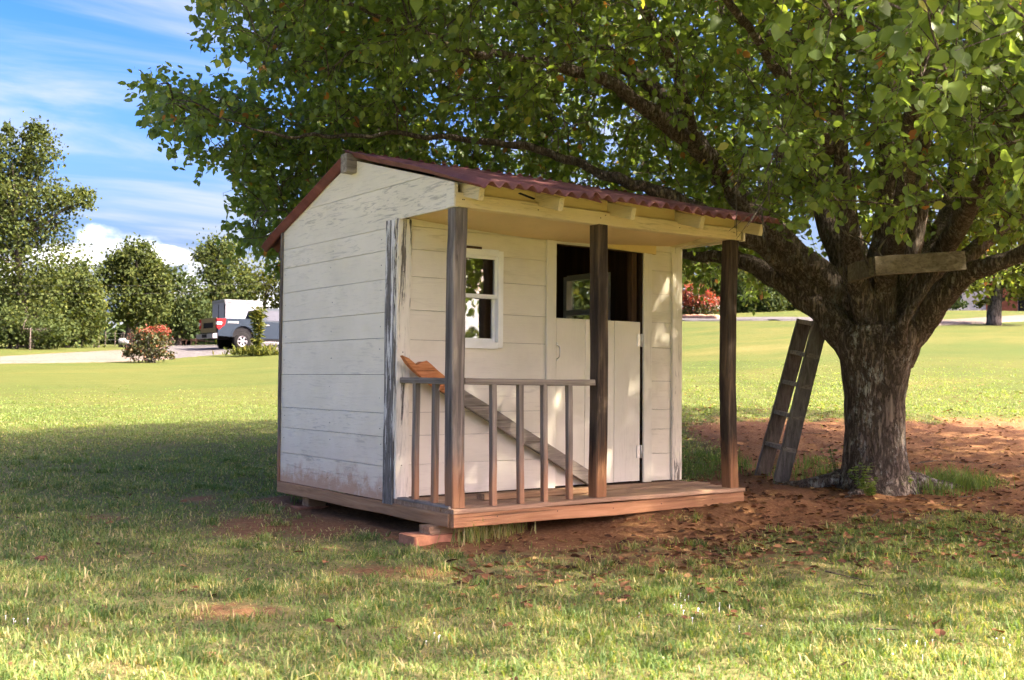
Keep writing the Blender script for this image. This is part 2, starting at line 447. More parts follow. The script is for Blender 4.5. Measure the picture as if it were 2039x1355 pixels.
paint('paint_ceiling', 'Y', (.74, .58, .33), (.56, .42, .23), bumps=.08, grain=.2)

def simple(name, col, rough=.6, spec=.4, metal=0., var=.12, scale=6, bump=0.):
    t = NT(name)
    n = t.noise(t.mapping((1, 1, 1), rnd=True), scale, 6, .6)
    c = t.mix(t.rng(n, .3, .7), tuple(x*(1-var) for x in col), tuple(min(1, x*(1+var)) for x in col))
    t.fin(c, rough, t.bump(n, bump, .01) if bump else None, spec, metal)
simple('vinyl_white', (.80, .80, .78), .4, .5, var=.06)
simple('metal_hinge', (.62, .62, .60), .4, .5, .7)
simple('metal_dark', (.12, .115, .11), .5, .5, .6)
simple('nail', (.06, .045, .04), .7, .3, .3)
simple('dark_void', (.015, .013, .012), .9, .1)
simple('screen_grey', (.20, .21, .21), .7, .2)
def glass(name, tint=(.02, .024, .026), rough=.02, alpha=.75):
    t = NT(name)
    t.fin(tint, rough, None, .9)
    gl = t.node('ShaderNodeBsdfGlossy', {'Roughness': rough, 'Color': (1, 1, 1)})
    tr = t.node('ShaderNodeBsdfTransparent', {'Color': (.92, .94, .94)})
    fr = t.node('ShaderNodeLayerWeight', {'Blend': .5})
    mx = t.node('ShaderNodeMixShader'); t.l.new(t.math('ADD', t.math('MULTIPLY', t.math('POWER', fr.outputs['Facing'], 3.), .8), .24), mx.inputs[0])
    t.l.new(tr.outputs[0], mx.inputs[1]); t.l.new(gl.outputs[0], mx.inputs[2])
    t.l.new(mx.outputs[0], t.out.inputs['Surface'])
glass('glass')
def roofmat():
    t = NT('roof_red')
    n = t.noise(t.mapping((1.5, 9, 9), rnd=True), 1., 8, .65)
    n2_ = t.noise(t.mapping((1, 1, 1)), 2.3, 5, .6)
    c = t.ramp(n, [(.3, (.115, .038, .043)), (.55, (.195, .070, .072)), (.75, (.265, .110, .105))])
    c = t.mix(t.rng(n2_, .35, .7, 0, .4), c, (.17, .09, .085))
    sp = t.noise(t.mapping((1, 1, 1)), 60, 2, .5)
    c = t.mix(t.rng(sp, .68, .75, 0, .5), c, (.30, .20, .17))
    t.fin(c, .72, t.bump(t.noise(t.mapping((1, 1, 1)), 90, 4, .7), .25, .003), .3)
roofmat()
def bark(name, a, b, c, lichen=0., sc=9.):
    t = NT(name)
    v = t.mapping((sc*1.2, sc*1.2, sc*.32))
    n = t.noise(v, 1., 9, .68, 1.1)
    rg = t.noise(t.mapping((sc*2.6, sc*2.6, sc*.40)), 1., 6, .6, .9)
    ed = t.rng(t.math('ABSOLUTE', t.math('SUBTRACT', rg, .5)), .0, .075)
    plates = t.rng(t.noise(t.mapping((sc*3.5, sc*3.5, sc*1.6)), 1., 4, .6), .36, .5)
    ed = t.math('MULTIPLY', ed, plates)
    col = t.ramp(n, [(.3, a), (.52, b), (.75, c)])
    col = t.mix(t.math('MULTIPLY', t.math('SUBTRACT', 1., ed), .75), col, tuple(x*.42 for x in a))
    if lichen:
        ln = t.noise(t.mapping((6, 6, 4)), 1., 7, .72)
        lf = t.noise(t.mapping((40, 40, 14)), 1., 4, .7)
        k = t.math('MULTIPLY', t.rng(ln, .50, .60), t.rng(lf, .48, .58))
        col = t.mix(t.math('MULTIPLY', k, lichen), col, (.40, .41, .37))
    h = t.math('ADD', t.math('MULTIPLY', n, .6), t.math('MULTIPLY', ed, .7))
    t.fin(col, .92, t.bump(h, .9, .03), .15)
bark('bark', (.085, .066, .052), (.19, .152, .122), (.31, .26, .215), .8)
bark('bark_limb', (.090, .070, .055), (.195, .155, .125), (.31, .26, .215), .3, 14)
bark('bark_far', (.05, .042, .034), (.13, .11, .09), (.22, .19, .16), .0, 3)
def leafmat(name, stops, transl=.38, rough=.42, spec=.45, attr='tint'):
    t = NT(name)
    a = t.node('ShaderNodeAttribute', attribute_name=attr)
    col = t.ramp(a.outputs['Fac'], stops)
    t.fin(col, rough, None, spec)
    tr = t.node('ShaderNodeBsdfTranslucent', {'Color': t.mix(1., col, (1.45, 1.35, .55), 'MULTIPLY')})
    mx = t.node('ShaderNodeMixShader', {0: transl})
    t.l.new(t.b.outputs[0], mx.inputs[1]); t.l.new(tr.outputs[0], mx.inputs[2])
    t.l.new(mx.outputs[0], t.out.inputs['Surface'])
leafmat('leaf_pear', [(0, (0.0952, 0.151, 0.0504)), (0.35, (0.151, 0.23, 0.065)), (0.7, (0.207, 0.291, 0.0784)), (0.9, (0.302, 0.358, 0.0896)), (0.985, (0.448, 0.381, 0.0896)), (1, (0.336, 0.157, 0.0616))], .55)
leafmat('leaf_far', [(0, (0.0248, 0.0384, 0.0136)), (0.4, (0.0527, 0.0732, 0.0223)), (0.75, (0.0868, 0.104, 0.0298)), (1, (0.136, 0.136, 0.0403))], .35, .75, .06)
leafmat('leaf_far_yellow', [(0, (0.031, 0.0434, 0.0112)), (0.4, (0.0682, 0.0837, 0.0186)), (0.75, (0.105, 0.115, 0.0248)), (1, (0.155, 0.143, 0.031))], .35, .75, .06)
leafmat('leaf_far_dark', [(0, (0.0169, 0.0286, 0.0123)), (0.4, (0.0325, 0.052, 0.0195)), (0.8, (0.0553, 0.0748, 0.026)), (1, (0.0845, 0.0975, 0.0325))], .3, .75, .06)
leafmat('leaf_red', [(0, (.030, .042, .014)), (.30, (.062, .072, .022)), (.50, (.13, .070, .028)), (.72, (.20, .050, .028)), (1, (.26, .038, .032))], .3, .5, .3)
leafmat('grass_blade', [(0, (.085, .150, .045)), (.35, (.140, .215, .062)), (.6, (.210, .265, .080)), (.8, (.34, .32, .13)), (1, (.48, .41, .23))], .45, .55, .25)
leafmat('leaf_litter', [(0, (.05, .026, .016)), (.4, (.14, .065, .032)), (.75, (.25, .13, .06)), (1, (.42, .28, .12))], .1, .8, .1)

def groundmat():
    t = NT('ground_earth_grass')
    d = t.node('ShaderNodeAttribute', attribute_name='dirt').outputs['Fac']
    far = t.node('ShaderNodeAttribute', attribute_name='far').outputs['Fac']
    v = t.mapping((1, 1, 1))
    fine = t.noise(v, 38, 8, .7)
    mid = t.noise(v, 5.5, 6, .62)
    bigm = t.noise(t.mapping((.35, .75, 1)), 1., 6, .6)
    stripe = t.noise(t.mapping((.16, .34, 1), loc=(5, 2, 0)), 1., 7, .66, .8)
    dirtc = t.ramp(fine, [(.28, (.088, .042, .019)), (.5, (.200, .100, .045)), (.72, (.33, .185, .092))])
    dirtc = t.mix(t.rng(mid, .42, .68, 0, .55), dirtc, (.16, .088, .042))
    soil = t.ramp(fine, [(.3, (.085, .088, .034)), (.7, (.20, .185, .075))])
    blades = t.noise(t.mapping((1, 1, 1)), 130, 6, .75)
    fg = t.ramp(t.math('ADD', t.math('MULTIPLY', blades, .45), t.math('MULTIPLY', stripe, .55)),
                [(.3, (.030, .054, .012)), (.43, (.053, .070, .016)), (.56, (.079, .082, .021)), (.68, (.118, .104, .035))])
    fg = t.mix(t.rng(bigm, .4, .7, 0, .5), fg, (.052, .076, .017))
    g = t.mix(far, soil, fg)
    brk = t.noise(v, 16, 6, .7)
    k = t.rng(t.math('ADD', t.math('ADD', d, t.math('MULTIPLY', t.math('SUBTRACT', mid, .5), .8)), t.math('MULTIPLY', t.math('SUBTRACT', brk, .5), 1.0)), .22, .72)
    col = t.mix(k, g, dirtc)
    h = t.math('ADD', fine, t.math('MULTIPLY', mid, 1.6))
    t.fin(col, .95, t.bump(h, .55, .03), .08)
groundmat()
def gravel(name, a, b):
    t = NT(name)
    n = t.noise(t.mapping((1, 1, 1)), 9, 8, .75)
    m_ = t.noise(t.mapping((.5, .5, 1)), 1., 5, .6)
    c = t.mix(t.rng(n, .35, .68), a, b)
    c = t.mix(t.rng(m_, .35, .7, 0, .4), c, tuple(.75*x for x in a))
    t.fin(c, .95, t.bump(n, .6, .04), .1)
gravel('gravel_pale', (.105, .088, .070), (.175, .150, .122))
gravel('gravel_grey', (.070, .067, .066), (.12, .115, .113))
simple('paver_red', (.36, .165, .095), .9, .1, var=.3, scale=14, bump=.5)
simple('truck_blue', (.012, .020, .031), .5, .10, .0, var=.05)
simple('truck_glass', (.02, .025, .035), .15, .12, var=.05)
simple('tyre', (.012, .012, .012), .9, .03)
simple('chrome', (.22, .22, .23), .5, .6, .9)
simple('trim_black', (.012, .012, .013), .7, .05)
simple('gate_gold_light', (.19, .135, .075), .3, .6, .4)  # golden light on the tailgate put into its colour
simple('tail_red', (.22, .008, .010), .4, .1)
simple('trailer_white', (.24, .25, .285), .6, .1, var=.04)
simple('trailer_grey', (.17, .175, .18), .6, .1, var=.06)
simple('rusty', (.12, .075, .05), .8, .2, var=.3)
simple('white_paint', (.30, .30, .30), .5, .1, var=.03)
simple('yellow_paint', (.70, .44, .03), .4, .4, var=.05)
simple('wall_grey', (.34, .335, .32), .8, .2, var=.1)
simple('brick_brown', (.23, .085, .05), .9, .1, var=.25, scale=3)
simple('roof_tan', (.30, .24, .19), .9, .1, var=.2, scale=2)
simple('mulch', (.42, .23, .14), .9, .1, var=.3)
simple('wire_grey', (.07, .07, .066), .6, .3)
simple('flower_white', (.80, .80, .76), .6, .2)
simple('clod', (.10, .05, .03), .95, .1, var=.4, scale=20, bump=.5)

# ================================================================== THE GROUND
def ell(px, py, cx, cy, rx, ry):
    r = np.sqrt(((px-cx)/rx)**2+((py-cy)/ry)**2)
    return 1-sstep(.25, 1.4, r)
def wob(x, y):
    return (np.sin(x*3.1+1.3*np.sin(y*2.3))*np.cos(y*3.7+1.1*np.sin(x*1.9)) + .6*np.sin(x*7.3+y*5.1+2*np.sin(y*3.3)) + .45*np.cos(x*13.1-y*11.7+np.sin(x*6)) )/2.05
def dirt_mask(x, y):
    """bare red earth, 0..1: under the house, round the tree and in worn patches of the lawn"""
    z = ground_z(x, y)
    px, py, w = project(np.stack([x, y, z], -1))
    n = wob(x, y)
    px = px+n*22; py = py+n*9
    d = np.zeros_like(px)
    bottom = np.interp(px, [1330, 1480, 1750, 1900, 2100, 2600], [1090, 1085, 1040, 1022, 1045, 1090])
    tree = sstep(826, 850, py)*sstep(bottom+22, bottom-30, py)*sstep(1335, 1420, px)
    tree = tree*(1-.75*ell(px, py, 1395, 912, 75, 38))*(1-.4*ell(px, py, 1950, 958, 110, 20))*(1-.35*ell(px, py, 1640, 925, 90, 16))
    d = np.maximum(d, tree)
    for (cx, cy, rx, ry, s) in [(1190, 1060, 380, 46, 1.), (960, 1092, 150, 22, .7), (1300, 1110, 360, 40, .55), (520, 1048, 150, 40, .66), (470, 1222, 130, 24, .66), (790, 1140, 170, 24, .62),
                                (640, 1170, 120, 16, .45), (215, 1035, 90, 9, .55), (400, 996, 55, 11, .7), (130, 1246, 75, 14, .55), (600, 1080, 160, 26, .35), (1500, 1130, 260, 30, .35),
                                (250, 1335, 80, 22, .45), (1090, 1215, 40, 14, .4), (640, 1045, 110, 40, .8), (900, 1250, 170, 30, .2), (1050, 1140, 300, 40, .35), (420, 1100, 260, 30, .18), (1740, 1128, 70, 9, .5), (320, 1170, 150, 14, .25)]:
        d = np.maximum(d, s*ell(px, py, cx, cy, rx, ry))
    d = np.where(w > 1.5, d, 0)
    house = sstep(-.35, .0, x)*sstep(2.75, 2.45, x)*sstep(-.30, -.02, y)*sstep(2.75, 2.4, y)
    return np.clip(np.maximum(d, house), 0, 1)
def axis_pts(a, b, step, lim, g=1.13):
    mid = list(np.arange(a, b, step)); s = step; lo = [a]; hi = [mid[-1]]
    while lo[-1] > -lim: s *= g; lo.append(lo[-1]-s)
    s = step
    while hi[-1] < lim: s *= g; hi.append(hi[-1]+s)
    return np.array(lo[:0:-1]+mid+hi[1:])
def make_ground():
    xs = axis_pts(-7, 12, .085, 900); ys = axis_pts(-6, 13, .085, 900)
    X, Y = np.meshgrid(xs, ys, indexing='ij')
    Z = ground_z(X, Y)
    d = dirt_mask(X, Y)
    w = (X-CAM[0])*FH[0]+(Y-CAM[1])*FH[1]
    nz = np.array([mnoise.noise(Vector((a*6, b*6, 1))) + .6*mnoise.noise(Vector((a*15, b*15, 5))) for a, b in zip(X.ravel(), Y.ravel())]).reshape(X.shape)
    Z = Z + np.where(np.abs(w) < 25, nz*(.006+.012*d), 0)
    nx, ny = X.shape
    idx = np.arange(nx*ny).reshape(nx, ny)
    q = np.stack([idx[:-1, :-1], idx[1:, :-1], idx[1:, 1:], idx[:-1, 1:]], -1).reshape(-1, 4)
    far = sstep(7, 20, np.sqrt((X-CAM[0])**2+(Y-CAM[1])**2))
    me = fast_mesh('ground', np.stack([X, Y, Z], -1).reshape(-1, 3), q.ravel(), np.full(len(q), 4), {'dirt': d.ravel(), 'far': far.ravel()}, True)
    o = link_mesh('ground', me, 'ground_earth_grass'); o['kind'] = 'structure'
make_ground()

def strip(name, near, far, m, dz):
    A = [gnd(*p) for p in near]; B = [gnd(*p) for p in far]
    def dens(L, n=40):
        L = np.array(L); k = np.linspace(0, len(L)-1, n); return np.stack([np.interp(k, range(len(L)), L[:, i]) for i in range(3)], -1)
    A, B = dens(A), dens(B)
    P = np.zeros((40, 16, 3))
    for j in range(16):
        k = j/15; P[:, j] = A*(1-k)+B*k
    e = rng.normal(0, .12, (40, 2)); P[1:-1, 0, :2] += e[1:-1]; P[1:-1, -1, :2] += e[1:-1]*2
    P[..., 2] = ground_z(P[..., 0], P[..., 1])+dz
    P[:, 0, 2] -= dz*1.5; P[:, -1, 2] -= dz*1.5
    o = MB().grid(P).build(name, m); o['kind'] = 'structure'
strip('gravel_drive', [(-260, 729), (0, 725), (130, 723), (250, 721), (345, 717)], [(-260, 719), (0, 712), (130, 704.5), (250, 698), (345, 692)], 'gravel_pale', .06)
strip('parking_pad', [(330, 717), (390, 713), (445, 707), (520, 705), (660, 703)], [(330, 692), (400, 690), (450, 690), (520, 688), (660, 686)], 'gravel_grey', .10)
strip('far_road', [(1250, 641.5), (1420, 640.5), (1600, 639.5), (1720, 640)], [(1250, 636), (1420, 635), (1600, 634), (1720, 634)], 'gravel_grey', .06)
strip('far_drive', [(1835, 650), (1900, 648), (1960, 645), (2039, 641), (2250, 634)], [(1835, 641), (1900, 638), (1960, 634), (2039, 629), (2250, 622)], 'gravel_pale', .06)

def make_grass():
    n0 = 500000
    w = (rng.random(n0)*(25.0**.52-2.4**.52)+2.4**.52)**(1/.52)
    tn = rng.uniform(-.60, .60, n0)
    x = CAM[0]+w*(FH[0]+RH[0]*tn); y = CAM[1]+w*(FH[1]+RH[1]*tn)
    # near-camera extra spread sideways keeps a step to the side covered
    d = dirt_mask(x, y)
    n = wob(x*1.7, y*1.7); n3 = wob(x*.6+4, y*.6)
    nf = wob(x*4.3+1, y*4.3)
    p = np.clip(1.02-1.15*d+.16*n+.22*nf*np.minimum(1, .35+2*d), 0.0, 1)**1.4
    p = np.maximum(p, .03*(d < .97))
    p *= np.clip(.86+.25*n3, .35, 1)
    inside = (x > -.1) & (x < 2.5) & (y > .15) & (y < 2.45)
    fade = sstep(25, 13, w)
    keep = (rng.random(n0) < p*(.04+.96*fade)) & ~(inside & (rng.random(n0) < .93))
    x, y, w, d, n, n3 = (a[keep] for a in (x, y, w, d, n, n3))
    nc = 420; cw = rng.uniform(2.8, 11, nc)**1.0; ct_ = rng.uniform(-.55, .55, nc)
    cx = np.repeat(CAM[0]+cw*(FH[0]+RH[0]*ct_), 55)+rng.normal(0, .035, nc*55); cy = np.repeat(CAM[1]+cw*(FH[1]+RH[1]*ct_), 55)+rng.normal(0, .035, nc*55)
    cd = dirt_mask(cx, cy); ck = (cd < .75) & ~((cx > -.1) & (cx < 2.5) & (cy > -.05) & (cy < 2.45))
    nb = len(x); x = np.append(x, cx[ck]); y = np.append(y, cy[ck]); w = np.append(w, np.repeat(cw, 55)[ck]); d = np.append(d, cd[ck])
    n = np.append(n, np.repeat(rng.choice([-1.2, -.6, .5], nc), 55)[ck]); n3 = np.append(n3, np.repeat(rng.uniform(-.8, .3, nc), 55)[ck])
    N = len(x)
    z = ground_z(x, y)-.006
    h = rng.gamma(4.5, .0043, N)*(1-.4*d)*(1+.35*n3+.3*n)+.009
    tall = rng.random(N) < .03; h[tall] *= 1.7; h[nb:] = rng.uniform(.03, .075, N-nb)
    h = np.minimum(h, .10)*(1-.45*sstep(10, 24, w))
    wd = .0026*np.maximum(1, w/5.0)**.95*rng.uniform(.7, 1.3, N)
    a = rng.uniform(0, 2*np.pi, N); lean = rng.uniform(.15, 1.6, N)
    b = a+rng.normal(0, .5, N)
    side = np.stack([-np.sin(a), np.cos(a), np.zeros(N)], -1)
    ln = np.stack([np.cos(b), np.sin(b), np.zeros(N)], -1)
    P = np.stack([x, y, z], -1)
    up = np.array([0, 0, 1.])
    m1 = P+up*(h*.62)[:, None]+ln*(h*lean*.35)[:, None]
    tp = P+up*(h*np.maximum(.25, 1-.35*lean))[:, None]+ln*(h*lean)[:, None]
    V = np.stack([P-side*wd[:, None], P+side*wd[:, None], m1+side*(wd*.75)[:, None], m1-side*(wd*.75)[:, None], tp], 1).reshape(-1, 3)
    b0 = np.arange(N)*5
    loops = np.concatenate([np.stack([b0, b0+1, b0+2, b0+3], -1), np.stack([b0+3, b0+2, b0+4], -1)], 1).ravel()
    counts = np.tile([4, 3], N)
    tint = np.clip(.36+.22*rng.normal(size=N)+.42*d+.17*n+.15*n3+.10*sstep(9, 3.2, w)*0, 0, 1)
    tint = tint+(.42-tint)*.75*sstep(7, 18, w)
    dry = rng.random(N)*(1-.0) < (.10+.3*d+.06*n3)*(1-.8*sstep(8, 18, w)); tint[dry] = rng.uniform(.75, 1, dry.sum())
    me = fast_mesh('lawn_grass', V, loops, counts, {'tint': np.repeat(tint, 5)}, True)
    o = link_mesh('lawn_grass', me, 'grass_blade')
    tag(o, 'short patchy green lawn grass around the playhouse', 'grass', kind='stuff')
    return N
print('blades', make_grass())

# ================================================================== THE PLAYHOUSE
HX, HY, DK, YW, BB = 2.40, 2.37, .215, .647, 1.948     # length, depth, deck top, front wall, beam bottom
house = empty('playhouse', (1.2, 1.18, 0))
tag(house, 'weathered cream wooden playhouse with corrugated red roof and small front porch', 'playhouse')
# floor frame
MB().beam((-.002, -.002, .147), (HX+.01, -.002, .147), .034, .078, seg=6, jit=.002, bow=(0, -.004)).build('rim_board', 'wood_rim_x', house)
MB().beam((.0, .02, .147), (.0, HY-.01, .147), .034, .078, seg=6, jit=.002).build('rim_board', 'wood_rim_y', house)
MB().beam((HX, .02, .147), (HX, HY-.01, .147), .034, .078, seg=3).build('rim_board', 'wood_rim_y', house)
MB().beam((.03, HY, .147), (HX-.03, HY, .147), .034, .078, seg=3).build('rim_board', 'wood_rim_x', house)
for i in range(4):
    MB().beam((.5+i*.47, .04, .143), (.5+i*.47, HY-.04, .143), .036, .08, seg=1).build('floor_joist', 'wood_rim_y', house)
# deck boards run along the porch; ends uneven at the right
y = -.028
widths = [.135, .135, .132, .135, .138]
for i, bw in enumerate(widths):
    e = [.012, .05, .0, .085, .02][i]
    MB().beam((-.012+rng.uniform(-.006, .004), y+bw/2, DK-.014), (HX+.008+e, y+bw/2, DK-.014+rng.uniform(-.002, .002)), bw-.004, .027, ch=.004, seg=6, jit=.0012, bow=(0, rng.uniform(-.003, .003))).build('deck_board', 'wood_deck', house)
    y += bw
while y < HY-.05:
    bw = .14
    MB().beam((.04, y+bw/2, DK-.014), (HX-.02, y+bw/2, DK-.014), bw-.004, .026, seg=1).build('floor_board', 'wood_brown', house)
    y += bw
# siding rows
ROWS = [.190, .403, .588, .737, .980, 1.212, 1.374, 1.585, 1.767, 1.907, 2.170, 2.46]
PEAK, SF, SB = (1.25, 2.412), 2.088, 2.075               # gable: peak, height at front edge, height at back edge
def clip(poly, f):
    out_ = []
    for i in range(len(poly)):
        a, b = poly[i], poly[(i+1) % len(poly)]; fa, fb = f(a), f(b)
        if fa >= 0: out_.append(a)
        if (fa >= 0) != (fb >= 0):
            k = fa/(fa-fb); out_.append((a[0]+(b[0]-a[0])*k, a[1]+(b[1]-a[1])*k))
    return out_
def under_front(p): return (SF+(PEAK[1]-SF)*p[0]/PEAK[0])-p[1]
def under_back(p): return (SB+(PEAK[1]-SB)*(HY-p[0])/(HY-PEAK[0]))-p[1]
def gable(side):
    # side 0: X = 0 outer face; side 1: X = HX+.05
    xo, xi = ((0, .018) if side == 0 else (HX+.05, HX+.032))
    xs0, xs1 = ((.021, .045) if side == 0 else (HX+.029, HX+.005))
    WY0, WY1, WZ0, WZ1 = 1.40, 1.98, 1.20, 1.83           # window opening in the right wall
    # inner sheathing
    if side == 0:
        sh = MB().extrude([(YW+.02, .20), (HY-.01, .20), (HY-.01, SB-.02), (PEAK[0], PEAK[1]-.02), (.03, SF-.01), (.03, BB+.02), (YW+.02, BB+.02)], 0, xs0, xs1)
    else:
        sh = MB()
        sh.extrude([(YW+.02, .20), (HY-.01, .20), (HY-.01, WZ0), (YW+.02, WZ0)], 0, xs0, xs1)
        sh.extrude([(YW+.02, WZ0), (WY0, WZ0), (WY0, WZ1), (YW+.02, WZ1)], 0, xs0, xs1)
        sh.extrude([(WY1, WZ0), (HY-.01, WZ0), (HY-.01, WZ1), (WY1, WZ1)], 0, xs0, xs1)
        sh.extrude([(YW+.02, WZ1), (HY-.01, WZ1), (HY-.01, SB-.02), (PEAK[0], PEAK[1]-.02), (.03, SF-.01), (.03, BB+.10), (YW+.02, BB+.02)], 0, xs0, xs1)
    wall = sh.build('gable_wall', 'wood_stud', house)
    for i in range(len(ROWS)-1):
        z0, z1 = ROWS[i]+.0015, ROWS[i+1]-.0015
        y0 = YW+.012
        if z0 < BB < z1:
            poly = [(y0, z0), (HY, z0), (HY, z1), (.004, z1), (.004, BB), (y0, BB)]
        elif z0 >= BB: poly = [(.004, z0), (HY, z0), (HY, z1), (.004, z1)]
        else: poly = [(y0, z0), (HY, z0), (HY, z1), (y0, z1)]
        poly = clip(clip(poly, under_front), under_back)
        polys = [poly]
        if side == 1 and z1 > WZ0 and z0 < WZ1:
            polys = [[(y0, z0), (WY0, z0), (WY0, z1), (y0, z1)], [(WY1, z0), (HY, z0), (HY, z1), (WY1, z1)]]
        for pl in polys:
            if len(pl) < 3: continue
            dx = rng.uniform(-.0012, .0012)
            MB().extrude(pl, 0, xo+dx, xi).build('siding_board', 'paint_side', wall)
    if side == 1:
        win = MB()
        for a in ((WY0-.01, WY0+.035, WZ0, WZ1), (WY1-.035, WY1+.01, WZ0, WZ1)):
            win.box(xs1-.008, xo+.012, a[0], a[1], a[2], a[3])
        for z0, z1 in ((WZ0-.01, WZ0+.035), (WZ1-.035, WZ1+.01), (1.50, 1.545)):
            win.box(xs1-.006, xo+.010, WY0+.03, WY1-.03, z0, z1)
        wf = win.build('window', 'vinyl_white', house)
        MB().box(xo-.012, xo-.008, WY0+.03, WY1-.03, WZ0+.03, 1.50, 0.0005).build('pane', 'glass', wf)
        MB().box(xo-.012, xo-.008, WY0+.03, WY1-.03, 1.545, WZ1-.03, 0.0005).build('pane', 'glass', wf)
    return wall
gw = gable(0); gable(1)
# narrow end board of the gable over the porch post
MB().extrude([(.004, BB+.002), (.088, BB+.002), (.088, under_front((.088, 0))-.002), (.004, under_front((.004, 0))-.002)], 0, -.006, -.0015).build('gable_end_board', 'paint_side', house)
# rear wall
rw = MB().extrude([(.05, .20), (HX, .20), (HX, SB-.03), (.05, SB-.03)], 1, HY-.05, HY-.025).build('rear_wall', 'wood_stud', house)
for i in range(len(ROWS)-3):
    MB().extrude([(.0, ROWS[i]+.002), (HX+.04, ROWS[i]+.002), (HX+.04, min(ROWS[i+1], SB)-.002), (.0, min(ROWS[i+1], SB)-.002)], 1, HY-.022, HY+.0).build('siding_board', 'paint_side', rw)
# front wall with window and door openings
FX0, FX1 = .405, .785; FZ0, FZ1 = 1.169, 1.800
DX0, DX1, DTOP = 1.255, 2.058, 1.895
WTOP = 2.12
sh = MB()
for r in ((.05, FX0, .205, WTOP), (FX0, FX1, .205, FZ0), (FX0, FX1, FZ1, WTOP), (FX1, DX0-.01, .205, WTOP), (DX0-.01, DX1+.01, DTOP, WTOP), (DX1+.01, HX, .205, WTOP)):
    sh.extrude([(r[0], r[2]), (r[1], r[2]), (r[1], r[3]), (r[0], r[3])], 1, YW+.021, YW+.045)
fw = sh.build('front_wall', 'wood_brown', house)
def frow(x0, x1, z0, z1, hole=None):
    pl = [(x0, z0), (x1, z0), (x1, z1), (x0, z1)]
    if hole:
        a, b, c, d_ = hole
        if c <= z0 and d_ >= z1:
            return [[(x0, z0), (a, z0), (a, z1), (x0, z1)], [(b, z0), (x1, z0), (x1, z1), (b, z1)]]
        if z0 < c < z1: pl = [(x0, z0), (x1, z0), (x1, z1), (b, z1), (b, c), (a, c), (a, z1), (x0, z1)]
        elif z0 < d_ < z1: pl = [(x0, z0), (a, z0), (a, d_), (b, d_), (b, z0), (x1, z0), (x1, z1), (x0, z1)]
    return [pl]
FR = [.222, .42, .60, .745, .954, 1.20, 1.387, 1.598, 1.77, 1.915, 2.11]
for i in range(len(FR)-1):
    z0, z1 = FR[i]+.0012, FR[i+1]-.0012
    for pl in frow(.085, 1.17, z0, z1, (FX0, FX1, FZ0, FZ1)) + frow(2.135, 2.36, z0, z1):
        MB().extrude(pl, 1, YW+rng.uniform(-.001, .001), YW+.019).build('siding_board', 'paint_front', fw)
MB().extrude([(DX0-.09, DTOP+.005), (2.14, DTOP+.005), (2.14, 2.11), (DX0-.09, 2.11)], 1, YW+.002, YW+.019).build('siding_board', 'paint_front', fw)
# corner boards
MB().beam((-.012, YW+.062, .178), (-.012, YW+.058, BB-.002), .024, .118, up=(0, 1, 0), seg=9, jit=.0015, ch=.003).build('corner_board', 'paint_peel', house)['label'] = 'corner board with flaking paint and black weathered streaks'
MB().beam((.036, YW-.010, .217), (.036, YW-.010, BB+.004), .098, .018, up=(0, 1, 0), seg=9, jit=.001, ch=.003).build('corner_board', 'paint_trim', house)
MB().beam((HX+.002, YW-.011, .219), (HX+.002, YW-.011, 1.985), .10, .022, up=(0, 1, 0), seg=5, jit=.001).build('corner_board', 'paint_trim', house)
MB().beam((-.008, HY-.012, .185), (-.008, HY-.012, SB-.02), .016, .028, up=(0, 1, 0), seg=9, jit=.002).build('corner_board', 'wood_post_grey', house)
# door casing, header, half door
MB().beam((DX0-.050, YW-.009, .219), (DX0-.050, YW-.009, 1.93), .084, .018, up=(0, 1, 0), seg=4, jit=.001).build('door_casing', 'paint_door', house)
MB().beam((2.105, YW-.009, .219), (2.105, YW-.009, 1.95), .084, .018, up=(0, 1, 0), seg=4, jit=.001).build('door_casing', 'paint_door', house)
MB().beam((1.56, YW-.012, 1.940), (2.18, YW-.012, 1.925), .018, .075, seg=2).build('header_board', 'paint_yellow', house)
MB().beam((DX0+.02, YW+.066, .217), (DX0+.02, YW+.066, DTOP), .04, .036, up=(0, 1, 0), seg=1).build('door_stud', 'wood_stud', house)
MB().beam((DX1-.028, YW+.075, .217), (DX1-.028, YW+.075, DTOP), .052, .05, up=(0, 1, 0), seg=1).build('door_stud', 'wood_stud', house)
dx0, dx1, dz0, dz1 = DX0+.004, DX1-.012, .226, 1.384
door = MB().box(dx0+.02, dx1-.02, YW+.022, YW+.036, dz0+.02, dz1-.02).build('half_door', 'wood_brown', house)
cut = [dx0, dx0+.262, dx0+.535, dx1]
for i in range(3):
    MB().box(cut[i]+.0012, cut[i+1]-.0012, YW+.002, YW+.020, dz0+rng.uniform(0, .004), dz1, .0022).build('door_plank', 'paint_door', door)
hd = MB().tube([(DX0+.014, YW+.002, 1.10), (DX0+.014, YW-.025, 1.115), (DX0+.014, YW-.032, 1.15), (DX0+.014, YW-.025, 1.185), (DX0+.014, YW+.002, 1.20)], .0035, 8)
hd.box(DX0+.006, DX0+.022, YW-.002, YW+.003, 1.085, 1.105, .001).box(DX0+.006, DX0+.022, YW-.002, YW+.003, 1.195, 1.215, .001)
hd.build('handle', 'metal_hinge', door)
for z in (1.25, .44):
    h_ = MB().box(dx1-.034, dx1-.002, YW-.004, YW+.003, z-.045, z+.045, .001).box(dx1+.014, dx1+.030, YW-.004, YW+.001, z-.045, z+.045, .001).tube([(dx1+.006, YW-.006, z-.047), (dx1+.006, YW-.006, z+.047)], .007, 8)
    h_.build('hinge', 'metal_hinge', door)
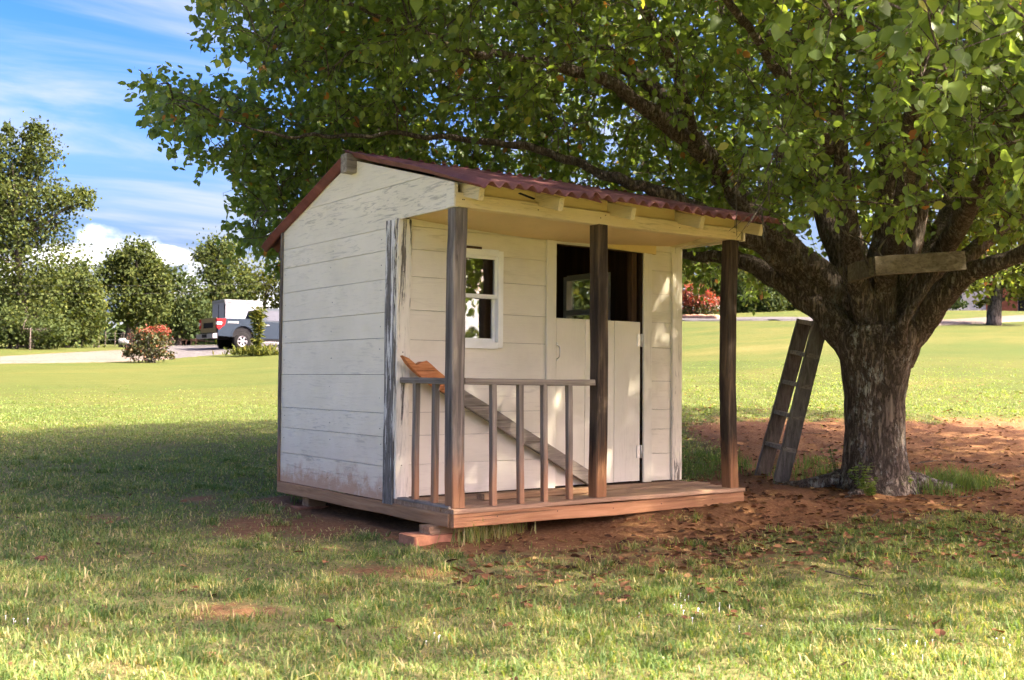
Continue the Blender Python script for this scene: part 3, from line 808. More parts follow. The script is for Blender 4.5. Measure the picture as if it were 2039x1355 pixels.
# front window
wf = MB()
for a in ((FX0-.012, FX0+.030), (FX1-.030, FX1+.012)): wf.box(a[0], a[1], YW-.018, YW+.05, FZ0-.004, FZ1+.004, .003)
for z0, z1 in ((FZ0-.012, FZ0+.032), (FZ1-.032, FZ1+.012)): wf.box(FX0+.026, FX1-.026, YW-.0165, YW+.05, z0, z1, .003)
wfo = wf.build('window', 'vinyl_white', house)
def sash(z0, z1, yo, m):
    s_ = MB()
    for a in ((FX0+.030, FX0+.052), (FX1-.052, FX1-.030)): s_.box(a[0], a[1], yo, yo+.02, z0, z1, .002)
    for q in ((z0, z0+.026), (z1-.024, z1)): s_.box(FX0+.050, FX1-.050, yo+.001, yo+.019, q[0], q[1], .002)
    s_.build('sash', m, wfo)
    MB().box(FX0+.05, FX1-.05, yo+.009, yo+.012, z0+.02, z1-.02, .0004).build('pane', 'glass', wfo)
sash(1.487, FZ1-.03, YW-.008, 'vinyl_white')
sash(FZ0+.03, 1.512, YW+.016, 'vinyl_white')
MB().box(.47, .62, YW-.02, YW-.008, FZ1+.006, FZ1+.022, .003).build('broken_trim', 'wood_stud', wfo)
# porch posts
def post(x, y, m, bow, z1, dz=0, twist=0):
    b = MB()
    n = 12; w_ = .088
    zs = np.linspace(DK+.001, z1, n+1)
    prof = [(-.5, -.42), (-.42, -.5), (.42, -.5), (.5, -.42), (.5, .42), (.42, .5), (-.42, .5), (-.5, .42)]
    V = []
    for i, z in enumerate(zs):
        k = i/n; ox = bow[0]*math.sin(math.pi*k)+rng.normal(0, .0012); oy = bow[1]*math.sin(math.pi*k)+rng.normal(0, .0012)
        a = twist*k; c, s = math.cos(a), math.sin(a)
        for (u, v) in prof:
            u2, v2 = u*w_*(1+rng.normal(0, .008)), v*w_*(1+rng.normal(0, .008))
            V.append((x+ox+u2*c-v2*s, y+oy+u2*s+v2*c, z))
    F_ = [(i*8+j, i*8+(j+1) % 8, (i+1)*8+(j+1) % 8, (i+1)*8+j) for i in range(n) for j in range(8)]
    F_ += [tuple(range(7, -1, -1)), tuple(n*8+j for j in range(8))]
    return b.add(V, F_).build('porch_post', m, house)
post(.047, .047, 'wood_post_grey', (-.006, .004), BB-.001, twist=-.05)['label'] = 'grey weathered corner post with splintered knots'
post(1.125, .047, 'wood_post_dark', (.006, 0), BB-.001, twist=.06)['label'] = 'dark brown grained middle porch post'
post(2.345, .047, 'wood_post_dark', (-.042, -.012), BB-.001)['label'] = 'dark bowed porch post at the open end'
# beam over the posts, rafters, blocking
MB().beam((.004, .040, BB+.044), (HX+.004, .040, BB+.044), .076, .084, seg=6, jit=.0015, bow=(0, -.004)).build('porch_beam', 'paint_beam', house)
MB().beam((HX-.035, .085, 2.0), (HX-.035, YW-.01, 2.0), .036, .09, seg=2).build('side_beam', 'paint_rafter', house)
def roof_z(y, front=True):            # underside of the front roof sheets
    return (2.425-(2.425-2.028)*(1.25-y)/(1.25+.31)) if front else (2.425-(2.425-1.925)*(y-1.25)/(2.64-1.25))
RX = [.072, .62, 1.20, 1.80, 2.385]
for i, x in enumerate(RX):
    y0 = -.195+rng.uniform(-.012, .012); th = .078
    if i == 0: y0 = -.16
    a = np.array([x, y0, roof_z(y0)-.018-th/2]); b = np.array([x, 1.20, roof_z(1.20)-.018-th/2])
    MB().beam(a, b, .036, th, seg=2, ch=.003).build('rafter', 'paint_rafter', house)
    MB().beam((x, 1.30, roof_z(1.30, False)-.018-th/2), (x, 2.55, roof_z(2.55, False)-.018-th/2), .036, th, seg=1).build('rafter', 'wood_stud', house)
for i in range(4):
    zc = (BB+.101+roof_z(.04)-.02)/2
    MB().box(RX[i]+.0185, RX[i+1]-.0185, .030, .062, BB+.0865, roof_z(.03)-.004, .002).build('blocking_board', 'paint_yellow', house)
# porch ceiling, sagging panel
P = np.zeros((13, 7, 3))
for i in range(13):
    for j in range(7):
        u, v = i/12, j/6
        P[i, j] = (.05+u*(HX-.10), .085+v*(YW-.09), 2.015-.085*v*(0.6+.4*math.sin(math.pi*u))-.028*math.sin(math.pi*u)*math.sin(math.pi*v*.8))
pc = MB().grid(P); P2 = P.copy(); P2[..., 2] += .008; pc.grid(P2)
pc.build('porch_ceiling', 'paint_ceiling', house)
# ridge beam with its end showing
MB().beam((-.075, 1.25, 2.385), (HX+.08, 1.25, 2.385), .085, .125, seg=4, jit=.002, ch=.006).build('ridge_beam', 'wood_grey_x', house)
# corrugated sheets
def sheet(x0, x1, front, lift, ph):
    pitch = .095; nx = int((x1-x0)/pitch*12)+1; ny = 10
    ya, yb = (1.285, -.31) if front else (1.225, 2.64)
    P = np.zeros((nx, ny, 3))
    e0 = rng.uniform(-.006, .006)
    for i in range(nx):
        x = x0+(x1-x0)*i/(nx-1)
        for j in range(ny):
            k = j/(ny-1)
            yy = ya+(yb-ya)*k
            sag = -.006*math.sin(k*9+ph)*k + .008*mnoise.noise(Vector((x*1.6, yy*1.2, ph)))
            zz = roof_z(yy, front)+.022+.0175*math.cos(2*math.pi*(x+.058)/pitch)+lift+sag
            if front: zz -= .034*max(0, 1-(x-x0)/.07)*k*k*(x0 < 0)
            edge = (.016*mnoise.noise(Vector((x*5, ph, 3)))+e0)*k
            if j == ny-1: zz += -.008+.012*mnoise.noise(Vector((x*9, ph, 7)))
            P[i, j] = (x, yy+(edge if not front else -edge), zz)
    o = MB().grid(P).build('roof_sheet', 'roof_red', house)
    md = o.modifiers.new('thick', 'SOLIDIFY'); md.thickness = .0045; md.offset = 1
    return o
for i, (a, b) in enumerate(((-.058, .845), (.75, 1.70), (1.605, 2.470))):
    sheet(a, b, True, .0055*(i % 2), i*1.7); sheet(a, b, False, .0055*(i % 2), 4+i*1.3)
# torn flap of sheet hanging at the eave
MB().beam((.24, -.29, 2.012), (.33, -.315, 1.985), .03, .004, seg=2).build('torn_strip', 'trim_black', house)
# railing
MB().beam((.092, .052, .945), (1.082, .052, .941), .062, .038, seg=8, jit=.0012, bow=(0, -.004), ends=(.003, .003)).build('handrail', 'wood_rail', house)
MB().beam((.040, .668, .946), (.040, .092, .944), .058, .036, seg=6, jit=.0012, ends=(.004, .003)).build('handrail', 'wood_rail_y', house)
for x in (.305, .505, .685, .882):
    MB().beam((x, .03, DK), (x-.004+rng.uniform(-.003, .003), .036, .926), .036, .036, up=(0, 1, 0), seg=6, jit=.0008, ch=.003).build('baluster', 'wood_baluster', house)
for yy in (.462, .243):
    MB().beam((.032, yy, DK), (.036, yy+.006, .927), .036, .036, up=(0, 1, 0), seg=6, jit=.0008, ch=.003).build('baluster', 'wood_baluster', house)
# side step of the deck: short grey end boards
for a, b in ((.02, .20), (.205, .40), (.405, .60)):
    MB().beam((.016, a, DK+.004), (.016, b, DK+.006), .06, .016, seg=2, jit=.001).build('edge_strip', 'wood_rail_y', house)
# nail heads
def nails(parent, pts, ax, r=.0035):
    for p in pts:
        d = np.zeros(3); d[ax] = 1
        MB().lathe([(0, 0.0001), (-.001, r), (.002, r)], p, d, 7).build('nail', 'nail', parent)
nails(gw, [(-.0012, yy+rng.uniform(-.02, .02), (ROWS[i]+ROWS[i+1])/2+rng.uniform(-.05, .05)) for i in range(9) for yy in (.85, 1.55, 2.30)], 0, .003)
nails(gw, [(-.0255, YW+.04, z) for z in (.5, .95, 1.4)] , 0)
nails(house, [(.03, YW-.0205, z) for z in (.42, .78, 1.12, 1.62)], 1)
nails(house, [(x, -.0205, .15+rng.uniform(-.01, .01)) for x in (.3, .75, 1.2, 1.62, 2.1)], 1)
nails(house, [(x, .000, BB+.05+rng.uniform(-.015, .015)) for x in (.05, .06, .6, 1.1, 1.14, 1.8, 2.33, 2.36)], 1)

# ------------------------------------------------------------------ loose boards on the porch, blocks below
def broken():
    # splintered 2x4 leaning across the porch behind the railing
    a = np.array([-.015, .555, 1.075]); b = np.array([1.545, .600, .262])
    root = empty('broken_board', tuple(on_ground(.8, .58)*np.array([1, 1, 0])+np.array([0, 0, DK])))
    tag(root, 'splintered board with orange broken end leaning diagonally behind the porch railing', 'broken board')
    t = (b-a)/np.linalg.norm(b-a)
    m = a+t*.36
    MB().beam(m, b, .036, .092, seg=8, jit=.0015, ends=(.012, .002)).build('board', 'wood_grey_x', root)
    # freshly torn part: full width of the board, jagged towards a splinter
    up = np.cross(np.cross(t, (0, 0, 1)), t); up /= np.linalg.norm(up); sd = np.cross(t, up)
    ol = [(-.02, .016), (.03, .022), (.075, .016), (.10, .012), (.125, .050), (.15, .072), (.19, .068), (.26, .056), (.32, .050), (.385, .046), (.37, .02), (.395, 0), (.375, -.03), (.385, -.046), (.27, -.046), (.18, -.038), (.10, -.026), (.04, -.010)]
    o = MB(); n_ = len(ol)
    V = [a+t*p+up*q+sd*.019 for p, q in ol]+[a+t*(p+rng.uniform(-.008, .008))+up*(q*.96)-sd*.019 for p, q in ol]
    o.add(V, [tuple(range(n_)), tuple(range(2*n_-1, n_-1, -1))]+[(i, n_+i, n_+(i+1) % n_, (i+1) % n_) for i in range(n_)])
    o.build('torn_end', 'wood_broken', root)['label'] = 'orange splintered end of the board'
broken()
lb = MB().beam((.40, .30, DK+.021), (1.22, .285, DK+.021), .085, .038, seg=4, jit=.001).build('loose_board', 'wood_block', origin=(.8, .29, DK))
tag(lb, 'short loose board lying flat on the porch deck behind the balusters', 'loose board')
def block(name, x0, x1, y0, y1, z0, z1, m, label, ch=.012):
    o = MB().beam(((x0+x1)/2, (y0+y1)/2, z0), ((x0+x1)/2, (y0+y1)/2, z1), x1-x0, y1-y0, up=(0, -1, 0), ch=ch, seg=2, jit=.001).build(name, m, origin=((x0+x1)/2, (y0+y1)/2, z0))
    for v in o.data.vertices: v.co.x += rng.normal(0, .002); v.co.y += rng.normal(0, .002)
    return tag(o, label, 'block')
block('paver_block', -.195, .10, .085, .27, -.03, .062, 'paver_red', 'red paver block under the front corner of the playhouse')
block('wood_shim', -.075, .16, .12, .235, .062, .107, 'wood_block', 'wooden shim block on the red paver under the front corner', .005)
block('paver_block', -.03, .24, 1.955, 2.12, -.04, .03, 'paver_red', 'red paver block under the rear corner of the playhouse')
block('wood_shim', .06, .20, 1.98, 2.09, .03, .107, 'wood_block', 'wooden shim block on the paver under the rear corner', .005)
block('paver_block', 2.15, 2.42, 1.955, 2.12, -.04, .107, 'paver_red', 'red paver block under the far rear corner of the playhouse')

# ================================================================== THE PEAR TREE
def unit(v): return v/np.maximum(np.linalg.norm(v, axis=-1, keepdims=True), 1e-9)
def leaf_cloud(P, A, Nn, L, tint, wide=.74, fold=.10):
    """ovate folded leaves: base P, axis A, normal Nn, length L -> verts, loops, counts, tint"""
    A = unit(A); S_ = unit(np.cross(A, Nn)); Nn = np.cross(S_, A)
    Lc = L[:, None]; wd = wide*Lc/2
    V = np.stack([P, P+A*.22*Lc+S_*wd*.86-Nn*fold*Lc*-.6, P+A*.58*Lc+S_*wd*.92+Nn*fold*Lc*.5, P+A*Lc-Nn*.05*Lc,
                  P+A*.58*Lc-S_*wd*.92+Nn*fold*Lc*.5, P+A*.22*Lc-S_*wd*.86+Nn*fold*Lc*.6], 1).reshape(-1, 3)
    b = np.arange(len(P))*6
    loops = np.concatenate([np.stack([b, b+1, b+2, b+3], -1), np.stack([b, b+3, b+4, b+5], -1)], 1).ravel()
    return V, loops, np.full(len(P)*2, 4), np.repeat(tint, 6)
def smooth_path(pts, n):
    pts = np.array(pts, float); k = np.linspace(0, len(pts)-1, n)
    out_ = []
    for t in k:
        i = min(int(t), len(pts)-2); f = t-i
        p0, p1, p2, p3 = pts[max(i-1, 0)], pts[i], pts[i+1], pts[min(i+2, len(pts)-1)]
        out_.append(.5*((2*p1)+(-p0+p2)*f+(2*p0-5*p1+4*p2-p3)*f*f+(-p0+3*p1-3*p2+p3)*f**3))
    return np.array(out_)
def in_poly(px, py, poly):
    c = np.zeros(px.shape, bool); n = len(poly)
    for i in range(n):
        x1, y1 = poly[i]; x2, y2 = poly[(i+1) % n]
        k = ((y1 > py) != (y2 > py)) & (px < (x2-x1)*(py-y1)/((y2-y1) if y2 != y1 else 1e-9)+x1)
        c ^= k
    return c
def edge_dist(px, py, poly):
    d = np.full(px.shape, 1e9); n = len(poly)
    for i in range(n):
        a = np.array(poly[i], float); b = np.array(poly[(i+1) % n], float); ab = b-a
        t = np.clip(((px-a[0])*ab[0]+(py-a[1])*ab[1])/(ab @ ab), 0, 1)
        d = np.minimum(d, np.hypot(px-a[0]-ab[0]*t, py-a[1]-ab[1]*t))
    return d
TB = at(1745, 972, 8.9); TB[2] = float(ground_z(TB[0], TB[1]))
pear = empty('pear_tree', tuple(TB))
tag(pear, 'large spreading shade tree with broad green crown over the playhouse', 'tree')
# trunk: flared foot, waist and swelling fork
tp = [at(1748, 1000, 8.9), at(1745, 968, 8.9), at(1743, 930, 8.9), at(1741, 860, 8.9), at(1741, 790, 8.9), at(1744, 730, 8.9), at(1748, 682, 8.9), at(1750, 650, 8.92)]
tr_ = [.40, .33, .275, .243, .245, .285, .34, .31]
tpath = smooth_path(tp, 40); trad = np.interp(np.linspace(0, 7, 40), range(8), tr_)
tb = MB()
n = 40; V = []
for i in range(40):
    for j in range(n):
        g = 2*math.pi*j/n; foot = max(0, 1-i/11)
        up_ = max(0, (i-26)/13)
        lobes = 1+foot*(.12*math.sin(5*g+.6)+.10*math.sin(3*g+2))+.045*math.sin(4*g+1.5+i*.03)*(1+up_*2)
        q = np.array([math.cos(g), math.sin(g)])
        r = trad[i]*lobes*(1+.05*mnoise.noise(Vector((q[0]*3.2, q[1]*3.2, i*.17)))+.028*mnoise.noise(Vector((q[0]*11, q[1]*11, i*.5)))+.018*mnoise.noise(Vector((q[0]*23, q[1]*23, i*.6))))
        V.append((tpath[i][0]+q[0]*r, tpath[i][1]+q[1]*r, tpath[i][2]))
F_ = [(i*n+j, i*n+(j+1) % n, (i+1)*n+(j+1) % n, (i+1)*n+j) for i in range(39) for j in range(n)]
F_.append(tuple(39*n+j for j in range(n)))
tb.add(V, F_, True).build('trunk', 'bark', pear)
# surface roots
for (a, L_, r0) in ((-2.75, .55, .085), (-.55, .85, .08), (2.5, .8, .08), (.6, .6, .07)):
    pts = []
    for k in np.linspace(0, 1, 7):
        x = TB[0]+math.cos(a+.35*k*math.sin(a*7))*(.22+L_*k); y = TB[1]+math.sin(a+.35*k*math.sin(a*7))*(.22+L_*k)
        pts.append((x, y, float(ground_z(x, y))+.10*(1-k)**2-.055*k))
    MB().tube(pts, np.linspace(r0, .03, 7), 9, rough=.25).build('root', 'bark', pear)
LIMBS = [  # photo x, y, depth, radius
 [(1722, 728, 8.9, .17), (1672, 655, 8.95, .155), (1600, 590, 9.1, .125), (1520, 540, 9.3, .105), (1455, 515, 9.5, .085), (1380, 508, 9.7, .07), (1250, 480, 9.9, .06), (1050, 440, 9.8, .05), (850, 420, 9.4, .04), (650, 440, 9.0, .028), (540, 470, 8.8, .015)],
 [(1700, 690, 8.95, .14), (1640, 600, 9.05, .13), (1560, 520, 9.0, .115), (1480, 470, 8.9, .10), (1400, 425, 8.7, .085), (1303, 377, 8.6, .075), (1225, 358, 8.5, .065), (1147, 325, 8.5, .058), (1046, 292, 8.5, .052), (932, 279, 8.4, .045), (819, 269, 8.3, .032), (695, 269, 8.2, .03), (589, 273, 8.1, .023), (470, 245, 8.0, .015), (350, 195, 8.0, .008)],
 [(1728, 690, 9.0, .17), (1680, 600, 9.05, .155), (1600, 520, 9.0, .135), (1510, 435, 8.9, .12), (1450, 372, 8.8, .11), (1390, 295, 8.6, .10), (1306, 230, 8.4, .085), (1225, 172, 8.2, .075), (1176, 149, 8.1, .068), (1095, 130, 8.0, .06), (1007, 114, 7.9, .05), (930, 100, 7.8, .042), (820, 60, 7.7, .032), (700, 10, 7.6, .022), (560, -20, 7.5, .012)],
 [(1400, 305, 8.62, .085), (1367, 253, 8.7, .08), (1306, 182, 8.8, .072), (1241, 130, 8.9, .062), (1202, 100, 9.0, .055), (1127, 68, 9.1, .045), (1069, 36, 9.2, .038), (950, -40, 9.4, .028), (800, -120, 9.5, .018)],
 [(1752, 680, 8.9, .17), (1742, 570, 8.95, .145), (1758, 480, 9.0, .125), (1768, 330, 8.9, .10), (1775, 150, 8.8, .08), (1790, -100, 8.6, .06), (1800, -420, 8.5, .035), (1810, -700, 8.5, .015)],
 [(1770, 680, 8.95, .17), (1788, 570, 9.0, .14), (1812, 480, 9.0, .12), (1838, 290, 8.9, .10), (1850, 100, 8.8, .08), (1900, -200, 8.6, .055), (1960, -500, 8.4, .02)],
 [(1775, 670, 9.1, .15), (1845, 520, 9.5, .13), (1880, 440, 9.8, .115), (1920, 250, 10.2, .09), (1960, 0, 10.6, .065), (2010, -300, 11, .03)],
 [(1733, 670, 9.1, .15), (1690, 560, 9.2, .13), (1640, 430, 9.3, .105), (1618, 260, 9.4, .085), (1575, 170, 9.4, .07), (1500, 0, 9.5, .055), (1420, -220, 9.6, .025)],
 [(1735, 660, 8.85, .12), (1705, 540, 8.7, .10), (1685, 420, 8.4, .09), (1671, 260, 8.1, .075), (1655, 83, 7.8, .06), (1625, -120, 7.4, .04), (1590, -350, 7.0, .018)],
 [(1785, 715, 8.85, .18), (1822, 655, 8.75, .165), (1868, 595, 8.6, .145), (1925, 548, 8.4, .12), (1990, 522, 8.2, .10), (2060, 490, 8.0, .085), (2200, 400, 7.6, .06), (2400, 300, 7.2, .03)],
 [(1755, 660, 8.85, .13), (1768, 545, 8.7, .105), (1795, 400, 7.8, .085), (1820, 200, 6.6, .07), (1850, 30, 5.5, .052), (1890, -150, 4.8, .035), (1930, -330, 4.2, .015)],
 [(1790, 660, 8.85, .12), (1880, 500, 8.6, .10), (1970, 340, 7.4, .08), (2060, 190, 6.0, .06), (2130, 60, 5.1, .042), (2200, -60, 4.3, .02)],
 [(1745, 655, 9.1, .13), (1700, 470, 10.3, .11), (1640, 330, 11.7, .085), (1570, 210, 13.0, .05), (1480, 130, 14.0, .02)],
 [(1765, 655, 9.15, .13), (1890, 430, 10.8, .10), (2000, 290, 12.4, .07), (2100, 200, 13.8, .03)],
 [(1800, 690, 8.9, .11), (1900, 540, 9.3, .10), (2060, 400, 9.9, .08), (2250, 260, 10.6, .05), (2450, 150, 11.2, .02)],
 [(1655, 300, 8.2, .055), (1560, 150, 7.3, .045), (1450, 0, 6.5, .035), (1330, -170, 5.8, .018)],
 [(1390, 295, 8.6, .05), (1340, 130, 7.8, .042), (1250, -40, 7.1, .032), (1130, -230, 6.5, .015)],
]
NODES = []; NR = []
for L_ in LIMBS:
    P = smooth_path([at(a, b, c) for a, b, c, d in L_], len(L_)*6)
    R_ = np.interp(np.linspace(0, len(L_)-1, len(P)), range(len(L_)), [d for *_, d in L_])*np.interp(np.linspace(0, 1, len(P)), [0, .25, .5, 1], [1, .92, .74, .66])
    R_ = R_*(.78 if L_[0][0] == 1700 else .9)
    P[4:] += np.array([[.035*mnoise.noise(Vector((i*.33, L_[0][0]*.01, k*9.))) for k in range(3)] for i in range(4, len(P))])
    MB().tube(P, R_, 14, rough=.16).build('limb', 'bark_limb', pear)
    NODES += list(P[5:]); NR += list(R_[5:])
# dead twigs by the fork
for (p, q, m_) in (((1705, 470, 8.1), (1745, 560, 8.2), (1720, 510, 8.1)), ((1690, 465, 8.1), (1785, 545, 8.15), (1735, 490, 8.1)), ((1660, 440, 8.2), (1712, 480, 8.1), (1690, 470, 8.1)), ((1800, 455, 8.1), (1745, 500, 8.1), (1770, 470, 8.1))):
    MB().tube(smooth_path([at(*p), at(*m_), at(*q)], 9), np.linspace(.004, .011, 9), 5).build('dead_twig', 'bark_far', pear)
MB().tube(smooth_path([at(1795, 690, 8.5), at(1800, 640, 8.4), at(1840, 580, 8.3), at(1890, 500, 8.2)], 14), np.linspace(.05, .02, 14), 9, rough=.1).build('limb', 'bark_limb', pear)

SIL = [(395, -400), (385, -20), (418, 60), (390, 70), (398, 92), (470, 112), (520, 150), (590, 170), (585, 215), (540, 190), (470, 170), (400, 170), (330, 150), (290, 128), (270, 150), (282, 195), (310, 240), (350, 280), (395, 305),
       (335, 308), (342, 332), (440, 335), (470, 352), (378, 368), (384, 398), (452, 412), (480, 430), (445, 462), (455, 500), (490, 550), (530, 560), (562, 560), (800, 560), (1345, 560), (1375, 575), (1425, 560), (1470, 530), (1490, 600), (1530, 590), (1545, 540), (1580, 470), (1660, 520), (1690, 590), (1715, 590),
       (1735, 500), (1800, 480), (1840, 500), (1860, 560), (1930, 590), (1990, 560), (2060, 570), (2300, 620), (2600, 500), (2600, -400)]
def sample_clumps(n, target, inframe):
    got = []
    for _ in range(60):
        th = rng.uniform(0, 2*np.pi, n); r = 6.5*np.sqrt(rng.random(n)); zz = rng.uniform(1.5, 8.8, n)
        dth = np.angle(np.exp(1j*(th+1.95))); rim = 6.15+.22*np.sin(5*th+1)-.55*np.exp(-(dth/.5)**2)
        x = TB[0]+r*np.cos(th); y = TB[1]+r*np.sin(th)
        k = r/rim
        zhi = 2.6+5.9*np.sqrt(np.clip(1-k**2, 0, 1))
        zlo = np.where(r < 2.2, 2.3-.1*r, 1.75+.12*np.clip(r-3, 0, 3))
        ok = (k < 1) & (zz < zhi) & (zz > zlo) & (r > .7)
        P = np.stack([x, y, zz], -1)
        px, py, w = project(P)
        vis = (px > -200) & (px < 2250) & (py > -110) & (w > .3)
        # clear of the house roof
        ok &= ~((x > -.7) & (x < 3.0) & (y > -.9) & (y < 3.1) & (zz < 2.95))
        if inframe:
            rad = 75*8/np.maximum(w, 1)*.62
            ok &= vis & in_poly(px, py, SIL) & (edge_dist(px, py, SIL) > rad*.42)
            ok &= (px > 1455) | (w > 6.9)
            ok &= ~((px < 1650) & (w < 5.6) & (py > -20))
            ok &= (w > 5.6) | (py < 20+(px-1500)*.60)
            ok &= ~((px > 1560) & (px < 1960) & (py > 430) & (w < 9.2) & (rng.random(n) < .85))
            ok &= w > 3.3
            ok &= (w < 12.5) | (rng.random(n) < .4)
            ok &= (px < 820) | (rng.random(n) < .60)
        else:
            ok &= ~vis & ((k > .45) | (zz > 5.5) | (rng.random(n) < .4))
            ok &= ~((px > -300) & (px < 1500) & (py > -90) & (w < 6.3) & (w > 0))
        got.append(P[ok])
        if sum(len(g) for g in got) >= target: break
    return np.concatenate(got)[:target]
CA = sample_clumps(20000, 3500, True)
CB = sample_clumps(20000, 2050, False)
clumps = np.concatenate([CA, CB]); isA = np.arange(len(clumps)) < len(CA)
hr = np.hypot(clumps[:, 0]-TB[0], clumps[:, 1]-TB[1])+.25*clumps[:, 2]
order = np.argsort(hr); cpx = project(clumps)[0]
npos = np.zeros((len(NODES)+len(clumps)*4, 3)); npos[:len(NODES)] = NODES; nn = len(NODES)
nhr = np.hypot(npos[:, 0]-TB[0], npos[:, 1]-TB[1])+.25*npos[:, 2]
SEG = []; LP, LA, LN, LS, LT = [], [], [], [], []
for ci in order:
    c = clumps[ci]
    d = np.linalg.norm(npos[:nn]-c, axis=1)+np.where(nhr[:nn] > hr[ci]-.1, 1.2, 0)
    k = int(np.argmin(d)); a = npos[k]
    out_dir = c-a; L_ = np.linalg.norm(out_dir)
    mid = (a+c)/2+np.array([0, 0, .10*L_])+rng.normal(0, .05*L_+.01, 3)
    path = smooth_path([a, mid, c], 5)
    r0 = np.clip(.004+.008*L_, .005, .020)
    rr = np.linspace(r0, .0035, 5)
    for j in range(4): SEG.append((path[j], path[j+1], rr[j], rr[j+1]))
    npos[nn:nn+3] = path[2:5]; nhr[nn:nn+3] = np.hypot(path[2:5, 0]-TB[0], path[2:5, 1]-TB[1])+.25*path[2:5, 2]; nn += 3
    od = unit(out_dir[None])[0]
    ncl = rng.integers(4, 6) if isA[ci] else 3
    R_ = rng.uniform(.20, .36) if isA[ci] else .5
    for q in range(ncl):
        td = unit((od*.7+rng.normal(0, .75, 3)+np.array([0, 0, -.12]))[None])[0]
        tl = R_*rng.uniform(.6, 1.25)
        e = c+td*tl
        if isA[ci]:
            SEG.append((c, e, .0035, .0015))
        m_ = (rng.integers(8, 14) if cpx[ci] < 850 else rng.integers(7, 12)) if isA[ci] else 9
        f = rng.uniform(.12, 1.05, m_)
        pos = c[None]+td[None]*tl*f[:, None]+rng.normal(0, .018 if isA[ci] else .20, (m_, 3))
        ax = td[None]*.55+rng.normal(0, .62, (m_, 3))+np.array([0, 0, -.48])
        nm = rng.normal(0, .55, (m_, 3))+np.array([0, 0, .72])
        LP.append(pos); LA.append(ax); LN.append(nm)
        LS.append(rng.uniform(.044, .076, m_) if isA[ci] else rng.uniform(.10, .145, m_))
        ct = rng.normal(0, .1)
        LT.append(np.clip(.40+ct+rng.normal(0, .2, m_)+(rng.random(m_) < .02)*.5, 0, 1))
LP, LA, LN, LS, LT = (np.concatenate(a) for a in (LP, LA, LN, LS, LT))
# keep clear of the house and of the view lane in front of it
x, y, z = LP.T
px, py, w = project(LP)
bad = (x > -.35) & (x < 2.75) & (y > -.5) & (y < 2.85) & (z < 2.62)
bad |= (LS/np.maximum(w, .1)*FPX > 46) & (w > 0) & (px > -150) & (px < 2190) & (py > -60)
bad |= (px < 1440) & (px > -250) & (py > -12) & (w < 6.5) & (w > 0)
bad |= (px > 1370) & (px < 1565) & (py > 350) & (py < 640) & (w < 8.2) & (w > 0)
bad |= (px < 640) & (px > -400) & (py > -60) & (w > 0) & ~in_poly(px, py, SIL) & (edge_dist(px, py, SIL) > 26)
LP, LA, LN, LS, LT, px, py, w = (a[~bad] for a in (LP, LA, LN, LS, LT, px, py, w))
print('pear leaves', len(LP))
def sticks(name, SEG, m, parent, org, n=4):
    A = np.array([q[0] for q in SEG]); B = np.array([q[1] for q in SEG]); ra = np.array([q[2] for q in SEG]); rb = np.array([q[3] for q in SEG])
    T = unit(B-A); u = unit(np.cross(T, np.array([.31, .52, .79]))); v = np.cross(T, u)
    ring = []
    for (P, r) in ((A, ra), (B+T*.004, rb)):
        for j in range(n):
            g = 2*math.pi*j/n; ring.append(P+(u*math.cos(g)+v*math.sin(g))*r[:, None])
    V = np.stack(ring, 1).reshape(-1, 3)-org
    b = np.arange(len(A))*2*n
    lo = np.stack([np.stack([b+j, b+(j+1) % n, b+n+(j+1) % n, b+n+j], -1) for j in range(n)], 1).ravel()
    return link_mesh(name, fast_mesh(name, V, lo, np.full(len(A)*n, 4), None, True), m, parent, kind='stuff')
se = np.array([q[1] for q in SEG]); ss = np.array([q[0] for q in SEG])
sx, sy, sw = project(se); sx0, sy0, sw0 = project(ss)
okk = ~((sx < 1440) & (sx > -250) & (np.maximum(sy, sy0) > -12) & (sw < 6.5) & (sw > 0))
okk &= ~((sx < 640) & (sx > -400) & (sy > -60) & ~in_poly(sx, sy, SIL))
sticks('twigs', [q for q, k in zip(SEG, okk) if k], 'bark_limb', pear, TB)
# the leaves that show largest are objects of their own
vis = (px > 20) & (px < 2020) & (py > 5) & (w > .5)
score = np.where(vis, LS/w, 0)
pick = np.argsort(-score)[:300]
rest = np.ones(len(LP), bool); rest[pick] = False
Vv, lo, cn, tt = leaf_cloud(LP[rest]-TB, LA[rest], LN[rest], LS[rest], LT[rest])
crown = link_mesh('crown', fast_mesh('crown', Vv, lo, cn, {'tint': tt}, True), 'leaf_pear', pear, kind='stuff')
# one detailed leaf mesh per tint step
def leaf_mesh(tint, curl):
    prof = [(0, .0), (.06, .20), (.18, .36), (.36, .41), (.56, .355), (.76, .22), (.90, .09), (1, 0)]
    V = []; F_ = []
    for i, (t, w_) in enumerate(prof):
        zc = -curl*t*t
        V += [(t, -w_, zc+.28*w_+.02*math.sin(i*2.1)), (t, 0, zc), (t, w_, zc+.28*w_+.02*math.cos(i*2.3))]
    for i in range(len(prof)-1):
        a = i*3; F_ += [(a, a+1, a+4, a+3), (a+1, a+2, a+5, a+4)]
    V.append((-.30, 0, .03)); F_.append((len(V)-1, 0, 1))
    me = bpy.data.meshes.new('leaf'); me.from_pydata(V, [], F_)
    me.polygons.foreach_set('use_smooth', [True]*len(F_))
    at_ = me.attributes.new('tint', 'FLOAT', 'POINT'); at_.data.foreach_set('value', np.full(len(V), tint, np.float32))
    me.materials.append(MAT['leaf_pear'])
    return me
LM = [leaf_mesh(.12+.09*i, .08+.05*(i % 3)) for i in range(9)]
